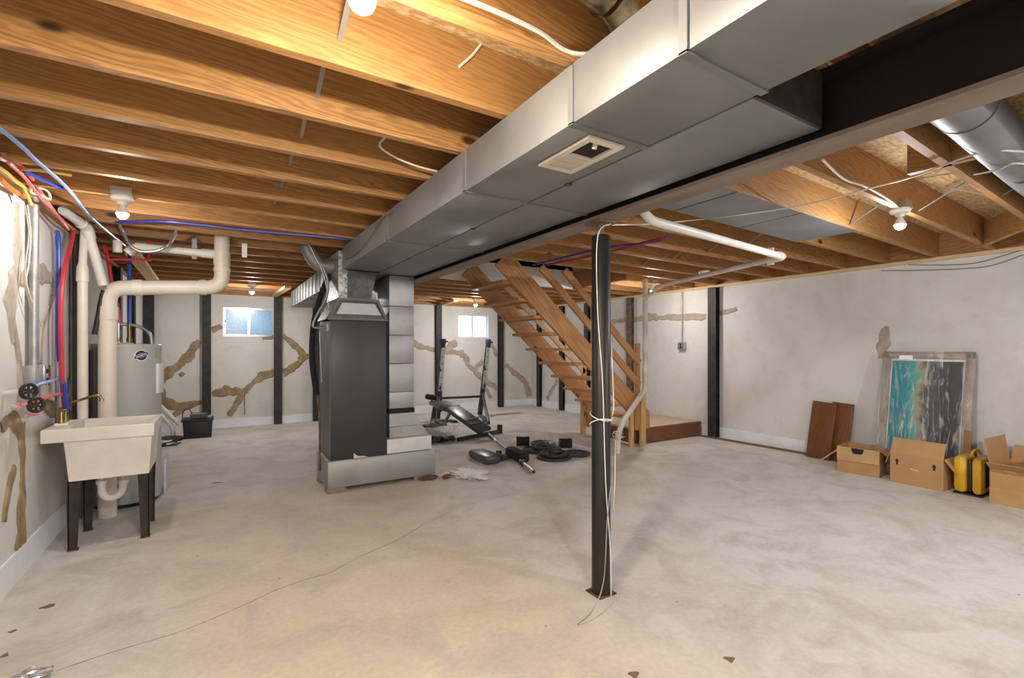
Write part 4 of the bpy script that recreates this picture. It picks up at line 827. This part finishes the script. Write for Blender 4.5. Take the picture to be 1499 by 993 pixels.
tube('roller_post', [(2.95, 7.22, .36), (2.95, 7.24, .49)], .018, iron_m, o, 8)
o = thing('barbell', 'long chrome barbell lying on the floor from the bench foot', 'barbell', (3.0, 5, 0))
a, b = V((3.35, 6.05, .032)), V((2.725, 3.99, .032)); d = (b - a).normalized()
cyl('shaft', a, b, .014, chrome_m, o, 12)
for p, q, r_ in ((b - d * .40, b, .024), (b - d * .43, b - d * .40, .036), (a, a + d * .40, .024), (a + d * .40, a + d * .43, .036)): cyl('sleeve' if r_ < .03 else 'collar', p, q, r_, chrome_m, o, 16)
lathe('end_bolt', [(.016, 0), (.016, .004), (0, .004)], b, dark_m, o, d, 12)
cyl('spring_collar', b - d * .39, b - d * .34, .034, iron_m, o, 14)
def plate(x, y, z, R, th, label, tilt=(0, 0, 1)):
    o = thing('weight_plate', label, 'weight plate', (x, y, z), 'black iron weight plates')
    lathe('disc', [(.026, th * .2), (.045, th * .15), (.05, th * .3), (R * .55, th * .28), (R * .78, th * .25), (R * .82, 0), (R * .97, 0), (R, th * .15), (R, th * .85), (R * .97, th), (R * .86, th), (R * .82, th * .70), (R * .5, th * .66), (.055, th * .7), (.05, th), (.026, th), (.026, th * .2)], (x, y, z), iron_m, o, tilt, 36)
    lathe('hub_ring', [(.030, 0), (.030, .004), (.046, .004), (.046, 0)], V((x, y, z)) + V(tilt).normalized() * th * .99, M('worn_iron', (.10, .10, .10), .4, .6), o, tilt, 20)
f1 = [(3.342,4.471,0.000)][0]; f2 = [(3.376,4.883,0.000)][0]; f3 = [(3.692,5.181,0.000)][0]; f4 = [(3.680,4.472,0.000)][0]
plate(f1[0], f1[1], .0, .205, .035, 'largest black weight plate at the bottom of the front stack'); plate(f1[0] + .01, f1[1] + .01, .036, .165, .032, 'middle black weight plate of the front stack'); plate(f1[0] + .03, f1[1] + .02, .069, .085, .03, 'small black weight plate near the top of the front stack'); plate(f1[0] + .035, f1[1] + .025, .100, .07, .02, 'smallest black weight plate crowning the front stack')
plate(f2[0], f2[1], .0, .175, .04, 'black weight plate at the bottom of the rear stack'); plate(f2[0] + .04, f2[1] - .02, .041, .11, .03, 'small black weight plate on the rear stack'); plate(f2[0] + .10, f2[1] - .03, .072, .075, .026, 'smallest black weight plate on top of the rear stack')
plate(f3[0], f3[1], .0, .165, .03, 'black weight plate lying behind the rear stack'); plate(f4[0], f4[1], .0, .165, .03, 'single black weight plate lying flat nearest the column')
def foam(nm, p, q, r_, label):
    o = tag(tube(nm, [V(p) + (V(q) - V(p)) * t for t in (0, .04, .3, .5, .7, .96, 1)], [r_ * .9, r_, r_ * .94, r_ * .92, r_ * .94, r_, r_ * .9], foam_m, None, 20), label, 'foam roller', 'black foam rollers')
foam('foam_roller', (*[(3.343,5.293,-0.000)][0][:2], .062), (*[(3.488,5.203,-0.000)][0][:2], .062), .062, 'short black foam roller standing clear behind the plates, left one'); foam('foam_roller', (*[(3.738,4.898,0.000)][0][:2], .062), (*[(3.880,4.810,0.000)][0][:2], .062), .062, 'short black foam roller on the right behind the plates')
o = thing('arm_pad', 'black padded curl bar cushion beside the barbell', 'pad', (2.98, 4.65, 0))
p, q = V([(2.969,4.854,0.060)][0]), V([(2.909,4.434,0.060)][0]); bar('cushion', p, q, .14, .115, foam_m, o, .035); bar('bracket', p + V((0, 0, -.05)), q + V((0, 0, -.05)), .05, .02, iron_m, o)
o = thing('back_cushion', 'folded black vinyl cushion lying left of the barbell', 'cushion', (2.66, 4.72, 0))
bar('cushion', (2.60, 5.02, .05), (2.58, 4.56, .05), .20, .09, vinyl_m, o, .03); bar('side_flap', (2.74, 4.86, .03), (2.82, 4.66, .03), .16, .05, vinyl_m, o, .02); bar('hinge_bar', (2.68, 5.0, .075), (2.72, 4.60, .075), .03, .03, iron_m, o, .006)
cyl('knob', (2.75, 4.78, .07), (2.78, 4.74, .075), .03, dark_m, o, 12)
o = tag(crumple('plastic_sheet', (2.17, 4.30, .0), (.26, .34, .03), paper_m, None, 3, 4, .9), 'crumpled white plastic sheet lying flat in front of the barbell', 'plastic sheet')
film_m = wrap_m
tag(crumple('plastic_bag', (2.75, 6.62, 0), (.75, .55, .22), film_m, None, 5, 4, .4), 'clear crumpled plastic bag under the weight bench', 'plastic bag')
tag(crumple('plastic_bag', (3.60, 4.86, .05), (.22, .18, .10), film_m, None, 8, 3, .5), 'small clear plastic bag on the rear weight plates', 'plastic bag')
for i, (x, y, sx_, lb) in enumerate(((2.47, 6.05, .22, 'black chain and cable heap left of the bench foot'), (2.66, 6.0, .2, 'black strap heap touching the bench foot bar'), (2.32, 6.12, .18, 'black hardware heap half hidden by the furnace base'))):
    o = thing('hardware_heap', lb, 'hardware')
    for s in range(5):
        rnd = random.Random(90 + i * 7 + s)
        tube('cable_coil', [(x + rnd.uniform(-sx_ / 1.6, sx_ / 1.6), y + rnd.uniform(-.10, .10), .015 + rnd.uniform(0, .07)) for _ in range(6)], .014, dark_m if s % 3 else iron_m, o, 6, 5)
o = thing('base_rubble', 'small heap of brown rubble beside the furnace base', 'rubble', (1.83, 4.40, 0))
for s in range(6):
    rnd = random.Random(s + 11); crumple('rubble_piece', (1.80 + rnd.uniform(-.12, .13), 4.36 + rnd.uniform(-.05, .06), 0), (rnd.uniform(.05, .11), rnd.uniform(.05, .09), rnd.uniform(.03, .05)), M('brown_rubble', (.13, .08, .05), .95, bump=.5), o, s, 2, .6)
crumple('pale_scrap', (1.93, 4.40, 0), (.10, .06, .05), M('cream_scrap', (.70, .62, .48), .8), o, 3, 2, .4)
tag(crumple('foil_scrap', (*[(-0.613,2.548,0.000)][0][:2], 0), (.10, .07, .03), M('crumpled_foil', (.7, .7, .72), .3, 1.), None, 4, 3, .8), 'crumpled silver foil scrap on the floor at the lower left corner', 'foil')

# ------------------------------------------------------------------ boards, framed print, boxes
def leaning_board(p_bot, p_top, wd, th, label, zturn=0):
    return tag(bar('leaning_board', p_bot, p_top, wd, th, brown_m, None, .002, up=(-1, 0, .1)), label, 'board', 'brown boards leaning on the wall')
leaning_board((5.93, 2.84, .0), (6.02, 2.80, .655), .26, .02, 'wider reddish brown board leaning on the wall, front one'); leaning_board((5.975, 2.66, .0), (6.045, 2.62, .66), .22, .02, 'narrower reddish brown board leaning behind the wider one')
tag(bar('pale_stick', (5.80, 2.76, .004), (5.745, 2.482, .24), .012, .012, pale_m), 'thin pale stick leaning between the boards and the small box', 'stick')
o = thing('framed_print', 'large framed teal and grey print wrapped in clear plastic, leaning on the wall', 'framed print', (5.85, 1.86, 0))
B, T = V((5.80, 1.855, .012)), V((6.005, 1.855, 1.245)); u = (T - B).normalized(); s_ = V((0, 1, 0)); nrm = s_.cross(u) * -1
if nrm.x > 0: nrm = -nrm
Wd, Hh = .72, (T - B).length
def fp(a, h, d): return B + s_ * a + u * h + nrm * d
frame_m = M('weathered_frame', (.42, .36, .31), .7, 0, (.22, .18, .15), 20, st=(.2, 1, 1))
for a0, h0, a1, h1 in ((-Wd / 2, 0, Wd / 2, 0), (-Wd / 2, Hh, Wd / 2, Hh)): bar('frame_bar', fp(a0, h0 + (.035 if h0 == 0 else -.035), .015), fp(a1, h1 + (.035 if h0 == 0 else -.035), .015), .03, .07, frame_m, o, .004, up=u)
for a in (-Wd / 2 + .035, Wd / 2 - .035): bar('frame_bar', fp(a, .0, .015), fp(a, Hh, .015), .07, .03, frame_m, o, .004, up=nrm)
bar('mat_board', fp(0, .06, .004), fp(0, Hh - .06, .004), Wd - .12, .006, M('mat_white', (.80, .80, .78), .7), o, up=nrm)
bar('print', fp(0, .085, .0105), fp(0, Hh - .095, .0105), Wd - .165, .004, art_m, o, up=nrm)
bar('backing', fp(0, .01, -.006), fp(0, Hh - .01, -.006), Wd - .02, .008, dark_m, o, up=nrm)
bm = bmesh.new(); NX, NY = 30, 46; grid = []
for j in range(NY + 1):
    row = []
    for i in range(NX + 1):
        a = (i / NX - .5) * (Wd + .012); h = -.0 + j / NY * (Hh + .008); e = min(i, NX - i, j, NY - j)
        q = V((a * 5 + h * 4, h * 2.2 - a * 2, 3.))
        dd = .034 + (.010 * noise.noise(q * 2.2) + .006 * noise.noise(q * 5)) * (e > 1)
        row.append(bm.verts.new(fp(a, h, dd)))
    grid.append(row)
for j in range(NY):
    for i in range(NX): bm.faces.new((grid[j][i], grid[j][i + 1], grid[j + 1][i + 1], grid[j + 1][i]))
from_bm('plastic_wrap', bm, wrap_m, o, smooth=True)
bar('price_tag', fp(.21, Hh - .065, .052), fp(.10, Hh - .065, .052), .045, .003, paper_m, o, up=nrm)
bar('corner_guard', fp(-Wd / 2 + .02, .30, .03), fp(-Wd / 2 + .02, .52, .03), .05, .02, cardin_m, o, up=nrm)
def carton(label, c, rz, dx, dy, h, flaps, marks=None, th=.006):
    """Open carton: walls, floor, flaps [(side, angle from upright outwards, length)]; local -X faces the camera."""
    o = thing('cardboard_box', label, 'cardboard box', c, 'open cardboard boxes by the right wall')
    Mx = Matrix.Translation(c) @ Matrix.Rotation(rz, 4, 'Z')
    def slab(nm, lo, hi, m_=card_m, par=o, mx=Matrix()):
        bm = bmesh.new(); bm_box(bm, lo, hi); bmesh.ops.transform(bm, matrix=Mx @ mx, verts=bm.verts); return from_bm(nm, bm, m_, par)
    X, Y = dx / 2, dy / 2
    slab('front_wall', (-X, -Y, 0), (-X + th, Y, h)); slab('rear_wall', (X - th, -Y, 0), (X, Y, h)); slab('side_wall', (-X + th, -Y, 0), (X - th, -Y + th, h)); slab('side_wall', (-X + th, Y - th, 0), (X - th, Y, h)); slab('bottom', (-X + th, -Y + th, 0), (X - th, Y - th, th), cardin_m)
    for side, ang, ln in flaps:
        if side == 'f': T_, ax, lo, hi = (-X, 0, h), ('Y', -ang), (0, -Y, 0), (th * .7, Y, ln)
        if side == 'b': T_, ax, lo, hi = (X, 0, h), ('Y', ang), (-th * .7, -Y, 0), (0, Y, ln)
        if side == 'r': T_, ax, lo, hi = (0, -Y, h), ('X', ang), (-X + th, 0, 0), (X - th, th * .7, ln)
        if side == 'l': T_, ax, lo, hi = (0, Y, h), ('X', -ang), (-X + th, -th * .7, 0), (X - th, 0, ln)
        slab('flap', lo, hi, card_m, o, Matrix.Translation(T_) @ Matrix.Rotation(ax[1], 4, ax[0]))
    return o, Mx, slab
b1, Mx, slab = carton('small open cardboard box with a dark hand hole in its folded front flap', (5.70, 2.29, 0), .12, .33, .36, .265, [('r', 2.2, .15)])
slab('folded_flap', (-.175, -.18, .125), (-.166, .18, .262), M('light_cardboard', (.60, .38, .18), .85), b1); 
bm = bmesh.new(); vs = [bm.verts.new(Mx @ V((-.1765, y, z))) for y, z in ((.055, .262), (.048, .225), (.03, .205), (-.03, .205), (-.048, .225), (-.055, .262))]; bm.faces.new(vs); from_bm('hand_hole', bm, ink_m, b1)
slab('box_content', (-.10, -.12, .006), (.10, .12, .20), dark_m, b1)
b2, Mx, slab = carton('medium cardboard box with two black up arrows and a raised rear flap', (5.695, 1.785, 0), -.03, .36, .40, .285, [('f', -.45, .15), ('r', 2.5, .14), ('l', 2.8, .12)])
for y in (.145, -.135):
    bm = bmesh.new(); vs = [bm.verts.new(Mx @ V((-.1815, y + a, z))) for a, z in ((.008, .175), (.008, .208), (.019, .208), (0, .232), (-.019, .208), (-.008, .208), (-.008, .175))]; bm.faces.new(vs); from_bm('arrow_mark', bm, ink_m, b2)
tube('scuff_mark', [Mx @ V((-.1815, .04, .155)), Mx @ V((-.1815, .01, .148)), Mx @ V((-.1815, -.02, .15))], .0025, paper_m, b2, 5)
b3_, Mx, slab = carton('large open cardboard box with spread flaps at the right edge', (5.68, .99, 0), -.05, .46, .56, .285, [('f', .95, .10), ('l', .15, .24), ('b', .7, .18), ('r', 1.2, .2)])
slab('tape_strip', (-.2335, -.28, .0), (-.2300, .28, .135), M('brown_tape', (.56, .32, .14), .6), b3_); slab('packing_piece', (.02, -.10, .16), (.18, .12, .36), card_m, b3_)
slab('white_label', (-.25, .12, .284), (-.235, .19, .287), paper_m, b3_); slab('yellow_item', (-.12, -.26, .20), (-.02, -.10, .30), M('bright_yellow', (.80, .62, .06), .5), b3_)
o = thing('yellow_case', 'yellow rounded plastic case with a dark recessed face between the boxes', 'case', (5.70, 1.43, 0))
for nm, y0, y1, m_ in (('shell', 1.445, 1.545, yplast_m), ('shell', 1.345, 1.425, yplast_m)):
    bm = bmesh.new(); bm_box(bm, (5.55, y0, .01), (5.84, y1, .335), .045); from_bm(nm, bm, m_, o, smooth=True)
bm = bmesh.new(); bm_box(bm, (5.57, 1.42, .03), (5.82, 1.45, .31), .012); from_bm('gasket', bm, dark_m, o, smooth=True)
box('face_panel', (5.600, 1.338, .08), (5.80, 1.346, .30), M('dark_panel', (.06, .045, .03), .7, 0, (.03, .022, .015), 8), o, .003)  # plain dark brown panel on the near face of the case
tube('handle', [(5.64, 1.44, .33), (5.65, 1.43, .375), (5.72, 1.42, .385), (5.78, 1.41, .34)], .011, yplast_m, o, 8, 5); box('base_skid', (5.56, 1.35, 0), (5.83, 1.54, .014), dark_m, o)
